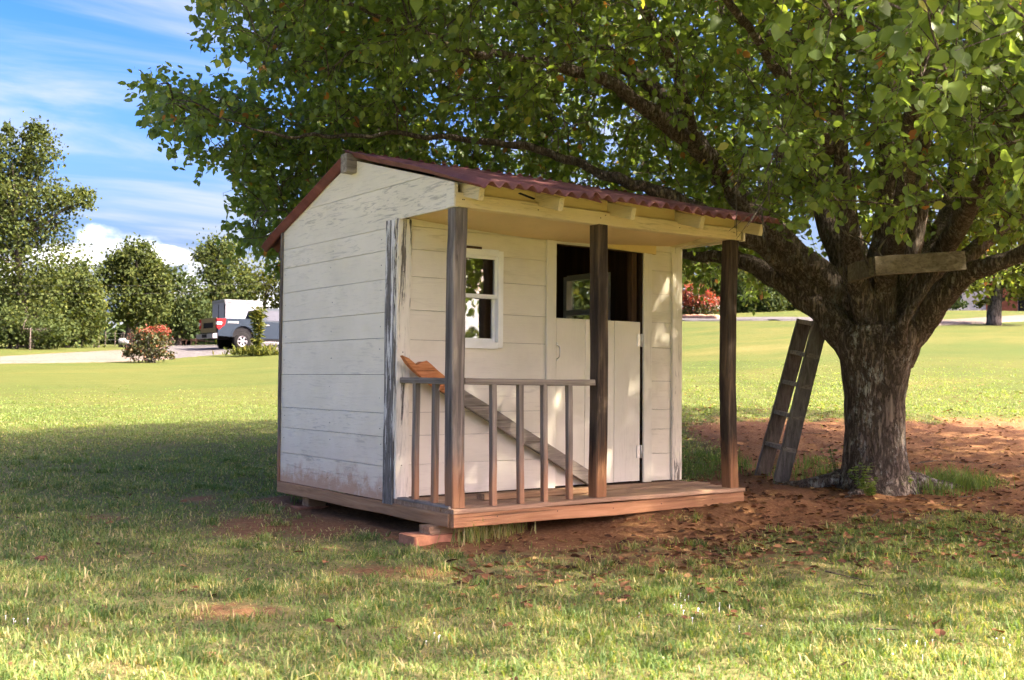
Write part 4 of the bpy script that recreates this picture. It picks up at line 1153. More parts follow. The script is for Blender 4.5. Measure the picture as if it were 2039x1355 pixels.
for i in pick:
    o = bpy.data.objects.new('leaf', LM[int(np.clip((LT[i]-.1)/.09, 0, 8))])
    COL.objects.link(o); o.parent = crown
    A = unit(LA[i][None])[0]; s_ = unit(np.cross(A, LN[i])[None])[0]; nrm = np.cross(s_, A)
    m4 = Matrix.Identity(4)
    for k in range(3):
        m4[k][0], m4[k][1], m4[k][2], m4[k][3] = A[k]*LS[i], s_[k]*LS[i], nrm[k]*LS[i], LP[i][k]-TB[k]
    o.matrix_local = m4

# ------------------------------------------------------------------ ladder, planks in the tree
def ladder():
    nb, nt = at(1555, 958, 9.25), at(1634, 642, 9.12)
    fb, ft = at(1518, 946, 9.62), at(1602, 638, 9.48)
    root = empty('ladder', tuple(on_ground((nb[0]+fb[0])/2, (nb[1]+fb[1])/2)))
    tag(root, 'weathered wooden ladder leaning against the left side of the tree trunk', 'ladder')
    t = unit((nt-nb)[None])[0]; rd = unit((fb-nb)[None])[0]; wd = unit(np.cross(t, rd)[None])[0]
    rd = np.cross(wd, t)
    for a, b in ((nb, nt), (fb, ft)):
        a = a-t*max(0, (a[2]-float(ground_z(a[0], a[1]))+.02)/t[2])
        MB().beam(a, b, .038, .135, up=wd, seg=8, jit=.0015, ch=.005).build('rail', 'wood_ladder', root)
    for k in (.985, .79, .60, .405, .20):
        a = nb+(nt-nb)*k; b = fb+(ft-fb)*k
        MB().beam(a-rd*.02-wd*.0, b+rd*.02, .118, .036, up=t, seg=1).build('rung', 'wood_grey_x', root)
ladder()
def platform():
    a, b, c = at(1741, 531, 8.12), at(1920, 519, 8.22), at(1693, 546, 8.55)
    root = empty('tree_platform', tuple((a+b)/2))
    tag(root, 'weathered plank frame wedged between the limbs of the large shade tree', 'plank frame')
    MB().beam(a, b, .04, .145, seg=5, jit=.002, ch=.005).build('plank', 'wood_grey_x' if False else 'wood_plat', root)
    d = unit((b-a)[None])[0]
    MB().beam(a-d*.012+unit((c-a)[None])[0]*.02, c, .04, .14, seg=3, jit=.002, ch=.005).build('plank', 'wood_plat', root)
    MB().beam(at(1662, 556, 9.0), at(1690, 548, 8.95), .04, .13, seg=1).build('plank', 'wood_plat', root)
wood('wood_plat', 'X', [(.25, (.055, .045, .032)), (.5, (.155, .130, .095)), (.75, (.26, .225, .17))])
platform()

# ------------------------------------------------------------------ weeds, litter, small things on the ground
def weed(p, h, n, name, label, tl=(.1, .6), group=None, leafsize=.035, mat='leaf_pear'):
    root = empty(name, tuple(p)); tag(root, label, 'weed', group)
    SG, LP_, LA_, LN_ = [], [], [], []
    for i in range(n):
        a = rng.uniform(0, 2*np.pi); e = np.array(p)+np.array([math.cos(a)*rng.uniform(.02, .6)*h, math.sin(a)*rng.uniform(.02, .6)*h, h*rng.uniform(.5, 1)])
        SG.append((np.array(p), e, .003, .0015))
        for k in np.linspace(.25, 1, 9):
            q = np.array(p)+(e-np.array(p))*k
            for _ in range(2):
                LP_.append(q); LA_.append(np.append(rng.normal(0, 1, 2), .15)); LN_.append(np.append(rng.normal(0, .4, 2), 1.))
    sticks('stem', SG, 'grass_blade', root, np.array(p))
    LP_, LA_, LN_ = map(np.array, (LP_, LA_, LN_))
    V, lo, cn, tt = leaf_cloud(LP_-np.array(p), LA_, LN_, rng.uniform(.6, 1.2, len(LP_))*leafsize, rng.uniform(*tl, len(LP_)))
    link_mesh('leaves', fast_mesh('leaves', V, lo, cn, {'tint': tt}, True), mat, root, kind='stuff')
weed(gnd(1720, 985), .24, 9, 'weed', 'leafy green sprout at the front of the large tree trunk', (.3, .75))
weed(gnd(1668, 965), .34, 8, 'weed', 'thin leafy weed left of the large tree trunk', (.2, .6))
weed(gnd(1800, 985), .16, 8, 'weed', 'low green weed at the right foot of the large tree trunk', (.3, .7))
weed(gnd(1735, 992), .12, 7, 'weed', 'tiny leafy sprout low between the tree roots', (.4, .8))
def tuft(spots, hmin, hmax, per, spread, name, label, tint=(.05, .5)):
    P = []
    for (px_, py_) in spots:
        g = gnd(px_, py_); m_ = rng.normal(0, spread, (per, 2)); P.append(np.stack([g[0]+m_[:, 0], g[1]+m_[:, 1], np.zeros(per)], -1))
    P = np.concatenate(P); P[:, 2] = ground_z(P[:, 0], P[:, 1])-.01
    N = len(P); h = rng.uniform(hmin, hmax, N); a = rng.uniform(0, 2*np.pi, N); ln = np.stack([np.cos(a), np.sin(a), np.zeros(N)], -1); sd = np.stack([-np.sin(a), np.cos(a), np.zeros(N)], -1)
    wd = rng.uniform(.0025, .0045, N)[:, None]; le = rng.uniform(.2, .9, N)[:, None]; hh = h[:, None]; up = np.array([0, 0, 1.])
    V = np.stack([P-sd*wd, P+sd*wd, P+up*hh*.6+ln*hh*le*.35+sd*wd*.7, P+up*hh*.6+ln*hh*le*.35-sd*wd*.7, P+up*hh*(1-.3*le)+ln*hh*le], 1).reshape(-1, 3)
    b = np.arange(N)*5
    lo = np.concatenate([np.stack([b, b+1, b+2, b+3], -1), np.stack([b+3, b+2, b+4], -1)], 1).ravel()
    o = link_mesh(name, fast_mesh(name, V, lo, np.tile([4, 3], N), {'tint': np.repeat(rng.uniform(*tint, N), 5)}, True), 'grass_blade')
    tag(o, label, 'grass', kind='stuff')
tuft([(1850, 962), (1880, 970), (1900, 955), (1925, 975), (1945, 968), (1870, 985)], .06, .2, 130, .10, 'tall_grass', 'taller green grass right of the tree trunk')
tuft([(1375, 930), (1400, 915), (1425, 940), (1450, 925), (1390, 950), (1480, 935), (1600, 930), (1640, 945), (1570, 950)], .05, .15, 90, .14, 'tall_grass', 'dark green grass between the playhouse and the ladder')
tuft([(985, 1068), (1010, 1062), (960, 1072), (930, 1078)], .06, .20, 80, .08, 'dry_grass', 'dry tangled grass under the porch edge', (.5, 1.))
tuft([(600, 985), (575, 975), (620, 1000)], .05, .14, 90, .08, 'tall_grass', 'uncut green grass along the rear corner of the playhouse', (0, .4))
def litter():
    px_ = np.concatenate([rng.uniform(1330, 2120, 3600), rng.uniform(900, 1500, 420), rng.uniform(0, 2000, 160)])
    py_ = np.concatenate([rng.uniform(842, 1075, 3600), rng.uniform(1040, 1150, 420), rng.uniform(900, 1340, 160)])
    # spread on the ground plane by eye row, then lifted onto the terrain
    k = (py_-763)/FPX
    w_ = np.clip(.86/np.maximum(k, .02), 3, 17)
    w_ = w_*rng.uniform(.9, 1.1, len(w_))
    l_ = (px_-1019.5)/FPX*w_
    x = CAM[0]+FH[0]*w_+RH[0]*l_; y = CAM[1]+FH[1]*w_+RH[1]*l_
    inside = (x > -.05) & (x < 2.45) & (y > -.05) & (y < 2.4)
    far = np.hypot(x-TB[0], y-TB[1]) > 6.5
    keep = ~inside & ~(far & (rng.random(len(x)) < .8)); x, y = x[keep], y[keep]
    N = len(x)
    P = np.stack([x, y, ground_z(x, y)+rng.uniform(.004, .016, N)], -1)
    a = rng.uniform(0, 2*np.pi, N)
    A = np.stack([np.cos(a), np.sin(a), rng.normal(0, .18, N)], -1); Nn = np.stack([rng.normal(0, .3, N), rng.normal(0, .3, N), np.ones(N)], -1)
    V, lo, cn, tt = leaf_cloud(P, A, Nn, rng.uniform(.03, .065, N), np.clip(rng.normal(.42, .26, N), 0, 1), fold=.16)
    o = link_mesh('leaf_litter', fast_mesh('leaf_litter', V, lo, cn, {'tint': tt}), 'leaf_litter')
    tag(o, 'brown fallen leaves scattered over the bare red earth', 'leaf litter', kind='stuff')
litter()
def twig_litter():
    SG = []
    for _ in range(170):
        r = rng.uniform(.6, 5.2); a = rng.uniform(-2.6, 1.9); x = TB[0]+math.cos(a)*r; y = TB[1]+math.sin(a)*r
        if -.1 < x < 2.6 and -.1 < y < 2.5: continue
        L_ = rng.uniform(.06, .28); b = rng.uniform(0, 6.28)
        p = np.array([x, y, float(ground_z(x, y))+.012]); q = p+np.array([math.cos(b)*L_, math.sin(b)*L_, 0]); q[2] = float(ground_z(q[0], q[1]))+.016
        SG.append((p, q, .004, .002))
    o = sticks('twig_litter', SG, 'bark_limb', None, np.zeros(3)); tag(o, 'small dead twigs lying on the bare earth under the tree', 'twigs', kind='stuff')
twig_litter()
def lump(px_, py_, r, label, m='clod', cat='clod', flat=.6):
    g = gnd(px_, py_)
    bm = bmesh.new(); bmesh.ops.create_icosphere(bm, subdivisions=3, radius=r)
    sd = rng.uniform(0, 50)
    for v in bm.verts:
        v.co *= 1+.38*mnoise.noise(v.co*(1.6/r)+Vector((sd, 0, 0)))+.2*mnoise.noise(v.co*(4/r)+Vector((0, sd, 0)))
        v.co.z *= flat
    me = bpy.data.meshes.new('clod'); bm.to_mesh(me); bm.free()
    o = link_mesh(cat.replace(' ', '_'), me, m); o.location = (g[0], g[1], g[2]+r*.25)
    tag(o, label, cat)
lump(82, 1117, .030, 'dark brown clod lying in the grass at the far left')
lump(1515, 1215, .016, 'small tan stone in the grass right of centre', 'mulch', 'stone')
lump(420, 1310, .022, 'reddish clod in the grass near the bottom left', 'paver_red')
lump(1820, 1050, .014, 'small pale stone on the bare earth in front of the tree', 'gravel_pale', 'stone')
def clover():
    P = []
    for (cx, cy, n_, sx, sy) in ((1375, 1222, 16, 50, 14), (860, 1285, 5, 25, 5), (1780, 1290, 12, 70, 12), (1960, 1290, 4, 30, 8), (1440, 1262, 5, 60, 8), (30, 1245, 4, 20, 6)):
        for _ in range(n_): P.append(gnd(cx+rng.normal(0, sx), cy+rng.normal(0, sy)))
    b = MB()
    for p in P:
        r = rng.uniform(.002, .005); z = p[2]+rng.uniform(.015, .032)
        b.lathe([(-r*.6, .0002), (-r*.2, r), (r*.4, r*.8), (r*.8, .0002)], (p[0], p[1], z), (rng.normal(0, .3), rng.normal(0, .3), 1), 6)
        b.tube([(p[0], p[1], p[2]-.01), (p[0], p[1], z)], .0008, 3)
    o = b.build('clover_flowers', 'flower_white')
    tag(o, 'sprinkle of tiny white flowers in the shaded lawn', 'flowers', kind='stuff')
clover()

# ================================================================== BEYOND THE LAWN
def far_tree(name, base, blobs, label, leaf='leaf_far', n=6000, ls=.22, trunk=.16, lean=(0, 0), cat='tree', group=None, sub=46, tint=(.42, .22), limbs=14, stems=1, into=None):
    """tree from a base point and crown blobs (px, py, depth, rx_px, ry_px); leaves sit in small clumps spread through the blobs"""
    base = np.array(base, float)
    if into is None: root = empty(name, tuple(base)); tag(root, label, cat, group)
    else: root = into; base = base_of(into)
    cl = []; cr = []
    tot = sum(b[3]*b[4] for b in blobs)
    for (bx, by, bw, rx, ry) in blobs:
        c = at(bx, by, bw); k = bw/FPX
        m_ = max(6, int(sub*len(blobs)*rx*ry/tot))
        d = unit(rng.normal(0, 1, (m_, 3))); rad = rng.uniform(.35, 1.0, (m_, 1))**.6
        o = d*rad
        P = c + (_R[None]*o[:, :1]*rx*k) + np.array([[FH[0], FH[1], 0]])*o[:, 1:2]*rx*k*.8 + np.array([[0, 0, 1.]])*o[:, 2:3]*ry*k
        cl.append(P); cr.append(np.full(m_, .23*(rx+ry)*k))
    cl = np.concatenate(cl); cr = np.concatenate(cr)*rng.uniform(.6, 1.35, len(cl))
    per = max(6, int(n/len(cl)))
    SG = []
    top = np.array([cl[:, 0].mean(), cl[:, 1].mean(), np.quantile(cl[:, 2], .8)])
    tr = MB()
    for st in range(stems):
        off = np.array([rng.normal(0, .5), rng.normal(0, .5), 0]) if stems > 1 else np.zeros(3)
        b0 = base+off*.4; b0[2] = float(ground_z(b0[0], b0[1]))-.1
        tpth = smooth_path([b0, b0+(top-b0)*np.array([.25, .25, .4])+rng.normal(0, .1, 3), b0+(top-b0)*np.array([.7, .7, .75])+off, top+off], 14)
        tr.tube(tpth, np.linspace(trunk, trunk*.18, 14), 8, rough=.12)
        idx = rng.choice(len(cl), min(len(cl), limbs), replace=False)
        for i in idx:
            k = np.clip((cl[i][2]-b0[2])/(top[2]-b0[2]+.01)*.75, .2, .9); q = tpth[int(k*13)]
            mid = (q+cl[i])/2+np.array([0, 0, -.05*np.linalg.norm(cl[i]-q)])
            r = trunk*.32
            tr.tube(smooth_path([q, mid, cl[i]], 5), np.linspace(r, r*.25, 5), 5, cap=False)
    tr.build('trunk', 'bark_far', root)
    m_ = len(cl)*per; ci = np.repeat(np.arange(len(cl)), per)
    o = rng.normal(0, .55, (m_, 3)); P = cl[ci]+o*cr[ci][:, None]*np.array([1, 1, .75])
    gz = ground_z(P[:, 0], P[:, 1]); P[:, 2] = np.maximum(P[:, 2], gz+.05)
    A = rng.normal(0, 1, (m_, 3))+np.array([0, 0, -.35]); Nn = rng.normal(0, .6, (m_, 3))+np.array([0, 0, .6])
    ct = rng.normal(0, .10, len(cl))
    T = np.clip(tint[0]+ct[ci]+rng.normal(0, tint[1]*.7, m_), 0, 1)
    V, lo, cn, tt = leaf_cloud(P-base, A, Nn, rng.uniform(.6, 1.25, m_)*ls, T)
    cro = link_mesh('crown', fast_mesh('crown', V, lo, cn, {'tint': tt}, True), leaf, root, kind='stuff')
    return root
G1 = 'trees beyond the gravel drive'
far_tree('tree', foot_pt(60, 54), [(20, 330, 54, 60, 60), (75, 300, 54, 38, 55), (45, 420, 54, 90, 70), (130, 395, 54, 62, 22), (160, 400, 54, 28, 28), (40, 520, 54, 95, 80), (-60, 400, 54, 90, 130), (40, 610, 54, 75, 70), (10, 262, 54, 16, 20), (60, 265, 54, 22, 18)],
         'tallest tree at the far left with a bough reaching right', 'leaf_far', 24000, .175, .22, group=G1, sub=80, limbs=60)
far_tree('tree', foot_pt(135, 57), [(130, 600, 57, 72, 75), (165, 560, 57, 42, 45), (100, 640, 57, 70, 50), (175, 640, 57, 32, 55)], 'rounded bushy tree standing right of the tallest tree', 'leaf_far', 10000, .18, .13, group=G1, stems=2)
far_tree('tree', foot_pt(195, 60), [(192, 600, 60, 16, 34), (186, 632, 60, 18, 28)], 'small yellow green tree at the gap before the open field', 'leaf_far_yellow', 2200, .19, .08, group=G1)
far_tree('tree', foot_pt(30, 51), [(20, 650, 51, 60, 34), (90, 660, 51, 60, 28)], 'low thicket growing beneath the tallest tree', 'leaf_far', 3600, .17, .07, group=G1, stems=4, tint=(.33, .2))
far_tree('tree', foot_pt(256, 63), [(268, 520, 63, 46, 42), (222, 550, 63, 34, 32), (312, 560, 63, 30, 40), (275, 600, 63, 56, 46), (262, 630, 63, 40, 16)], 'broad tree with dark trunk behind the red shrub', 'leaf_far', 11500, .19, .26, group=G1, limbs=22)
far_tree('tree', foot_pt(352, 66), [(352, 590, 66, 46, 50), (330, 640, 66, 40, 32), (380, 630, 66, 40, 40)], 'dark round tree left of the white trailer', 'leaf_far_dark', 7000, .19, .2, group=G1, tint=(.55, .22))
far_tree('tree', foot_pt(440, 70), [(432, 510, 70, 44, 40), (405, 500, 70, 22, 24), (450, 570, 70, 56, 60), (420, 620, 70, 50, 40)], 'tree with open top behind the white trailer', 'leaf_far', 8500, .2, .2, group=G1, limbs=20)
far_tree('tree', foot_pt(520, 72), [(520, 590, 72, 60, 50), (500, 560, 72, 36, 36), (560, 560, 72, 50, 60)], 'yellowing tree behind the cab of the blue pickup', 'leaf_far_yellow', 3600, .21, .18, group=G1)
far_tree('tree', foot_pt(-120, 58), [(-150, 480, 58, 110, 190), (-110, 620, 58, 90, 70)], 'tall tree cut by the left edge of the view', 'leaf_far', 6000, .24, .2, group=G1)
far_tree('tree', foot_pt(700, 70), [(700, 540, 70, 90, 110), (640, 600, 70, 60, 60)], 'tree hidden behind the playhouse from the front', 'leaf_far', 3500, .3, .2, group=G1)
# right side
G2 = 'trees and shrubs beyond the right lawn'
far_tree('tree', foot_pt(1340, 62), [(1345, 540, 62, 40, 40), (1370, 520, 62, 26, 34), (1320, 590, 62, 36, 36)], 'light yellow green tree showing beside the playhouse corner', 'leaf_far_yellow', 3600, .19, .12, group=G2)
far_tree('shrub', foot_pt(1482, 58), [(1480, 590, 58, 40, 38), (1460, 605, 58, 26, 26)], 'dark round shrub right of the bowed porch post', 'leaf_far_dark', 3000, .17, .08, cat='shrub', group=G2, stems=2)
far_tree('shrub', foot_pt(1530, 58), [(1530, 597, 58, 36, 34), (1510, 612, 58, 28, 22)], 'second dark shrub in the far hedge left of the ladder', 'leaf_far_dark', 2600, .17, .08, cat='shrub', group=G2, stems=2, tint=(.6, .2))
far_tree('shrub', foot_pt(1578, 59), [(1575, 602, 59, 30, 28), (1600, 596, 59, 26, 30)], 'lighter green shrub above the yellow vehicle', 'leaf_far', 2400, .17, .08, cat='shrub', group=G2, stems=2)
far_tree('tree', foot_pt(1500, 72), [(1490, 540, 72, 80, 46), (1570, 545, 72, 60, 50), (1430, 550, 72, 50, 40)], 'grey green tree behind the far hedge', 'leaf_far', 5000, .24, .16, group=G2)
far_tree('tree', foot_pt(1978, 42), [(1900, 568, 42, 34, 18), (1960, 545, 42, 60, 26), (2030, 560, 42, 50, 40), (1950, 598, 42, 18, 12), (2000, 470, 42, 120, 70), (2090, 520, 42, 60, 60)], 'lawn tree with forked grey trunk at the far right', 'leaf_far_yellow', 6500, .15, .30, group=G2, limbs=10)
far_tree('tree', foot_pt(1880, 66), [(1870, 540, 66, 60, 44), (1830, 560, 66, 40, 40)], 'pale green tree beside the far house', 'leaf_far_yellow', 3200, .2, .14, group=G2)
far_tree('tree', foot_pt(2180, 64), [(2180, 480, 64, 110, 120)], 'tree beyond the right edge behind the far house', 'leaf_far', 3000, .3, .2, group=G2)
far_tree('hedge', foot_pt(1885, 61), [(1865, 606, 61, 26, 8), (1900, 607, 61, 22, 7)], 'low clipped dark hedge in front of the far house', 'leaf_far_dark', 1500, .13, .04, cat='hedge', group=G2, stems=3, limbs=4)
# shrubs with red tips
red_shrub = far_tree('shrub', foot_pt(296, 41), [(296, 690, 41, 36, 24), (300, 668, 41, 32, 16), (268, 700, 41, 20, 16), (326, 704, 41, 20, 12)], 'shrub with red tipped shoots at the edge of the gravel drive', 'leaf_red', 3600, .085, .03, cat='shrub', stems=7, limbs=6, tint=(.24, .22))
far_tree('shoots', foot_pt(296, 41), [(312, 660, 41, 26, 8), (288, 664, 41, 16, 8), (264, 673, 41, 10, 7), (322, 656, 41, 12, 7)], 'crimson shoots crowning the shrub by the drive', 'leaf_red', 420, .07, .02, stems=4, limbs=6, tint=(.72, .25), into=red_shrub)
myrtle = far_tree('flowering_shrub', foot_pt(1392, 52), [(1385, 585, 52, 30, 20), (1405, 600, 52, 26, 20), (1372, 600, 52, 18, 18)], 'red flowering shrub between the playhouse and the bowed porch post', 'leaf_red', 3000, .10, .05, cat='shrub', stems=4, limbs=10, tint=(.72, .24))
far_tree('shrub', foot_pt(1400, 52), [(1400, 616, 52, 30, 12), (1375, 618, 52, 18, 10)], 'green shrub base beneath the red flowers', 'leaf_red', 1200, .10, .04, stems=3, limbs=6, tint=(.22, .15), into=myrtle)
# tall weeds beside the pickup
def cane_clump():
    g = gnd(512, 709); root = empty('tall_weed', tuple(g)); tag(root, 'tall leafy green weed growing in front of the blue pickup', 'weed')
    SG, P, A, Nn = [], [], [], []
    for i in range(11):
        dx = rng.normal(0, .13); e = g+np.array([RH[0]*dx*1.4, RH[1]*dx*1.4, rng.uniform(1.2, 2.05)]); SG.append((g+np.array([dx*.4, 0, 0]), e, .018, .008))
        for k in np.linspace(.12, 1, 26):
            q = g+(e-g)*k
            for _ in range(1 if k < .72 else 3):
                P.append(q); A.append(np.append(rng.normal(0, 1, 2), rng.uniform(-.6, .8))); Nn.append(np.append(rng.normal(0, .6, 2), .6))
    for i in range(600):
        q = g+np.array([*(RH*rng.normal(0, .5)), 0])+np.array([*(FH*rng.normal(0, .25)), abs(rng.normal(0, .13))]); P.append(q); A.append(np.append(rng.normal(0, .6, 2), .8)); Nn.append(rng.normal(0, 1, 3))
    sticks('stem', SG, 'grass_blade', root, g)
    P, A, Nn = map(np.array, (P, A, Nn))
    V, lo, cn, tt = leaf_cloud(P-g, A, Nn, rng.uniform(.14, .34, len(P)), np.clip(rng.normal(.5, .25, len(P)), 0, 1), wide=.28)
    link_mesh('leaves', fast_mesh('leaves', V, lo, cn, {'tint': tt}, True), 'leaf_far_yellow', root, kind='stuff')
cane_clump()
# far woods closing the horizon
def woods(name, label, az0, az1, dist, h, n, leaf):
    a = rng.uniform(az0, az1, n); d = dist*rng.uniform(.94, 1.06, n)
    hm = h*(.75+.35*np.sin(a*41)+.2*np.sin(a*97+1))
    x = CAM[0]+d*(FH[0]*np.cos(a)+RH[0]*np.sin(a)); y = CAM[1]+d*(FH[1]*np.cos(a)+RH[1]*np.sin(a))
    P = np.stack([x, y, ground_z(x, y)+rng.random(n)**.8*hm], -1)
    V, lo, cn, tt = leaf_cloud(P, rng.normal(0, 1, (n, 3)), rng.normal(0, .7, (n, 3))+np.array([0, 0, .5]), rng.uniform(.7, 1.5, n)*dist/130, np.clip(rng.normal(.4, .2, n), 0, 1))
    o = link_mesh(name, fast_mesh(name, V, lo, cn, {'tint': tt}, True), leaf); tag(o, label, 'woods', kind='stuff')
woods('distant_woods', 'distant line of trees closing the open field on the left', -.75, -.12, 135, 5.5, 15000, 'leaf_far_dark')
woods('distant_woods', 'distant line of trees behind the lawn on the right', -.08, .75, 120, 6, 14000, 'leaf_far')
woods('distant_woods', 'woods behind the viewer', .9, 5.3, 160, 9, 9000, 'leaf_far')
# ------------------------------------------------------------------ vehicles and small far things
def frame(base, fwd):
    f = np.array([fwd[0], fwd[1], 0.]); f /= np.linalg.norm(f); l = np.array([-f[1], f[0], 0.]); u = np.array([0, 0, 1.])
    return lambda x, y, z: np.array(base)+f*x+l*y+u*z
def prism_side(T, poly, y0, y1, mb, inset=0):
    """side profile (x,z) extruded across y"""
    n = len(poly)
    V = [T(x, y0, z) for x, z in poly]+[T(x, y1, z) for x, z in poly]
    F = [tuple(range(n)), tuple(range(2*n-1, n-1, -1))]+[(i, n+i, n+(i+1) % n, (i+1) % n) for i in range(n)]
    return mb.add(V, F)
def wheel(T, x, y, r, wd, root, side):
    d = T(0, 1, 0)-T(0, 0, 0); c = T(x, y, r)
    w_ = MB().lathe([(-wd/2, r*.60), (-wd/2, r*.93), (-wd*.35, r), (wd*.35, r), (wd/2, r*.93), (wd/2, r*.60)], c, d, 28).build('wheel', 'tyre', root)
    s = side; rim = MB().lathe([(s*wd*.30, r*.60), (s*wd*.45, r*.58), (s*wd*.38, r*.50), (s*wd*.25, r*.47)], c, d, 24)
    rim.lathe([(s*wd*.24, 0.001), (s*wd*.42, r*.10), (s*wd*.40, r*.16), (s*wd*.25, r*.17)], c, d, 14)
    for k in range(6):
        g = k*math.pi/3; e = T(math.cos(g)*r*.52, 0, math.sin(g)*r*.52)-T(0, 0, 0)
        rim.beam(c+d*s*wd*.36+e*.2, c+d*s*wd*.36+e, r*.17, wd*.10, up=d, ch=.005, seg=1)
    rim.build('rim', 'chrome', w_)
    MB().lathe([(s*wd*.18, .001), (s*wd*.18, r*.56)], c, d, 16).build('hub_shadow', 'trim_black', w_)
def truck():
    # near rear wheel touches the pad at photo (482, 699)
    fwd = RH*.79+FH*.613; fwd /= np.linalg.norm(fwd)
    wp = gnd(480, 699.5)
    left = np.array([-fwd[1], fwd[0]])                 # away from the viewer
    base = wp+np.append(left*.82, 0)-np.append(fwd*1.22, 0)      # centre of the tail on the ground
    base[2] = wp[2]+.02
    T = frame(base, fwd)
    root = empty('pickup_truck', tuple(base)); tag(root, 'dark blue four door pickup truck parked on the gravel', 'truck')
    W_ = 1.0
    # bed: outer side panels with wheel cut-outs, floor
    def arch(cx, r, z0, n=11):
        return [(cx+r*math.cos(math.pi*(1-i/(n-1))), z0+r*math.sin(math.pi*(1-i/(n-1)))) for i in range(n)]
    bed = [(.06, .62)]+arch(1.22, .52, .60)+[(2.02, .62), (2.02, 1.42), (.06, 1.40)]
    b = MB(); prism_side(T, bed, -W_, -W_+.10, b); prism_side(T, bed, W_-.10, W_, b)
    prism_side(T, [(.08, .80), (2.0, .80), (2.0, .90), (.08, .90)], -W_+.1, W_-.1, b); prism_side(T, [(1.95, .8), (2.02, .8), (2.02, 1.42), (1.95, 1.42)], -W_+.1, W_-.1, b)
    b.build('bed', 'truck_blue', root)
    # cab and hood, tapered greenhouse
    cabp = [(2.06, .55), (4.55, .55)]
    c = MB(); low = [(2.06, .55)]+[(4.30, .55)]+arch(4.92, .52, .60)+[(5.75, .62), (5.80, 1.0), (5.72, 1.15), (4.45, 1.27), (2.06, 1.33)]
    prism_side(T, low, -W_, W_, c)
    roof = [(2.12, 1.33), (4.40, 1.27), (3.72, 1.90), (3.2, 1.95), (2.5, 1.94), (2.24, 1.88)]
    n = len(roof); V = []
    for s in (-1, 1):
        for x, z in roof: V.append(T(x, s*(W_-.04-max(0, z-1.33)*.30), z))
    c.add(V, [tuple(range(n)), tuple(range(2*n-1, n-1, -1))]+[(i, n+i, n+(i+1) % n, (i+1) % n) for i in range(n)])
    c.build('cab', 'truck_blue', root)
    def sidewin(poly, s):
        m_ = MB(); m_.add([T(x, s*(W_-.028-max(0, z-1.33)*.30), z) for x, z in poly], [tuple(range(len(poly)))]).build('window', 'truck_glass', root)
    for s in (-1, 1):
        sidewin([(2.34, 1.38), (3.02, 1.36), (3.02, 1.85), (2.46, 1.84), (2.36, 1.76)], s); sidewin([(3.10, 1.36), (4.16, 1.33), (3.66, 1.82), (3.10, 1.85)], s)
    m_ = MB(); m_.add([T(2.14, -.78, 1.40), T(2.14, .78, 1.40), T(2.235, .70, 1.84), T(2.235, -.70, 1.84)], [(0, 1, 2, 3)]); 
    for v in range(4): m_.v[v] = tuple(np.array(m_.v[v])-(T(.02, 0, 0)-T(0, 0, 0)))
    m_.build('rear_window', 'truck_glass', root)
    m_ = MB(); m_.add([T(4.42, -.84, 1.30), T(4.42, .84, 1.30), T(3.77, .72, 1.88), T(3.77, -.72, 1.88)], [(0, 1, 2, 3)]); m_.build('windscreen', 'truck_glass', root)
    g = MB(); prism_side(T, [(.02, .78), (.06, .78), (.06, 1.40), (.02, 1.42)], -W_+.13, W_-.13, g); g.build('tailgate', 'gate_gold_light', root)
    g = MB(); prism_side(T, [(.012, .98), (.018, .98), (.018, 1.22), (.012, 1.22)], -.55, .55, g); g.build('gate_panel', 'trim_black', root)
    for s in (-1, 1):
        q = MB(); ya, yb = sorted((s*(W_-.17), s*(W_+.012)))
        prism_side(T, [(.0, .98), (.10, .90), (.36, 1.12), (.42, 1.38), (.0, 1.38)], ya, yb, q); tl_ = q.build('tail_light', 'tail_red', root)
        q = MB(); ya, yb = sorted((s*(W_-.15), s*(W_+.02))); prism_side(T, [(-.008, 1.12), (.22, 1.12), (.24, 1.24), (-.008, 1.24)], ya, yb, q); q.build('reverse_lens', 'white_paint', tl_)
    q = MB(); prism_side(T, [(-.16, .52), (.05, .52), (.05, .74), (-.16, .72)], -W_+.05, W_-.05, q); q.build('bumper', 'chrome', root)
    q = MB(); prism_side(T, [(-.165, .55), (-.14, .55), (-.14, .70), (-.165, .70)], -.28, .28, q); q.build('plate_recess', 'trim_black', root)
    q = MB(); prism_side(T, [(2.1, .36), (4.3, .36), (4.3, .42), (2.1, .42)], -W_-.08, -W_+.02, q); q.build('side_step', 'chrome', root)
    q = MB(); prism_side(T, [(1.9, .42), (4.4, .42), (4.4, .58), (1.9, .58)], -W_+.02, W_-.02, q); prism_side(T, [(.3, .5), (2.1, .5), (2.1, .62), (.3, .62)], -.5, .5, q); q.build('chassis', 'trim_black', root)
    for x in (2.06, 3.06):
        q = MB(); prism_side(T, [(x, .60), (x+.014, .60), (x+.014, 1.33), (x, 1.33)], -W_-.003, -W_+.02, q); q.build('door_gap', 'trim_black', root)
    for x in (2.20, 3.22):
        q = MB(); prism_side(T, [(x, 1.14), (x+.26, 1.14), (x+.26, 1.19), (x, 1.19)], -W_-.03, -W_, q); q.build('door_handle', 'chrome', root)
    # pale lettering-like badge on the bed side: drawn as the marks that can be seen
    q = MB()
    for i, (w_, gap) in enumerate(((.05, 0), (.07, .08), (.06, .17), (.07, .25), (.05, .34), (.08, .41))):
        prism_side(T, [(.50+gap, 1.20), (.50+gap+w_, 1.20), (.52+gap+w_, 1.275), (.52+gap, 1.275)], -W_-.004, -W_+.01, q)
    q.build('side_badge', 'white_paint', root)
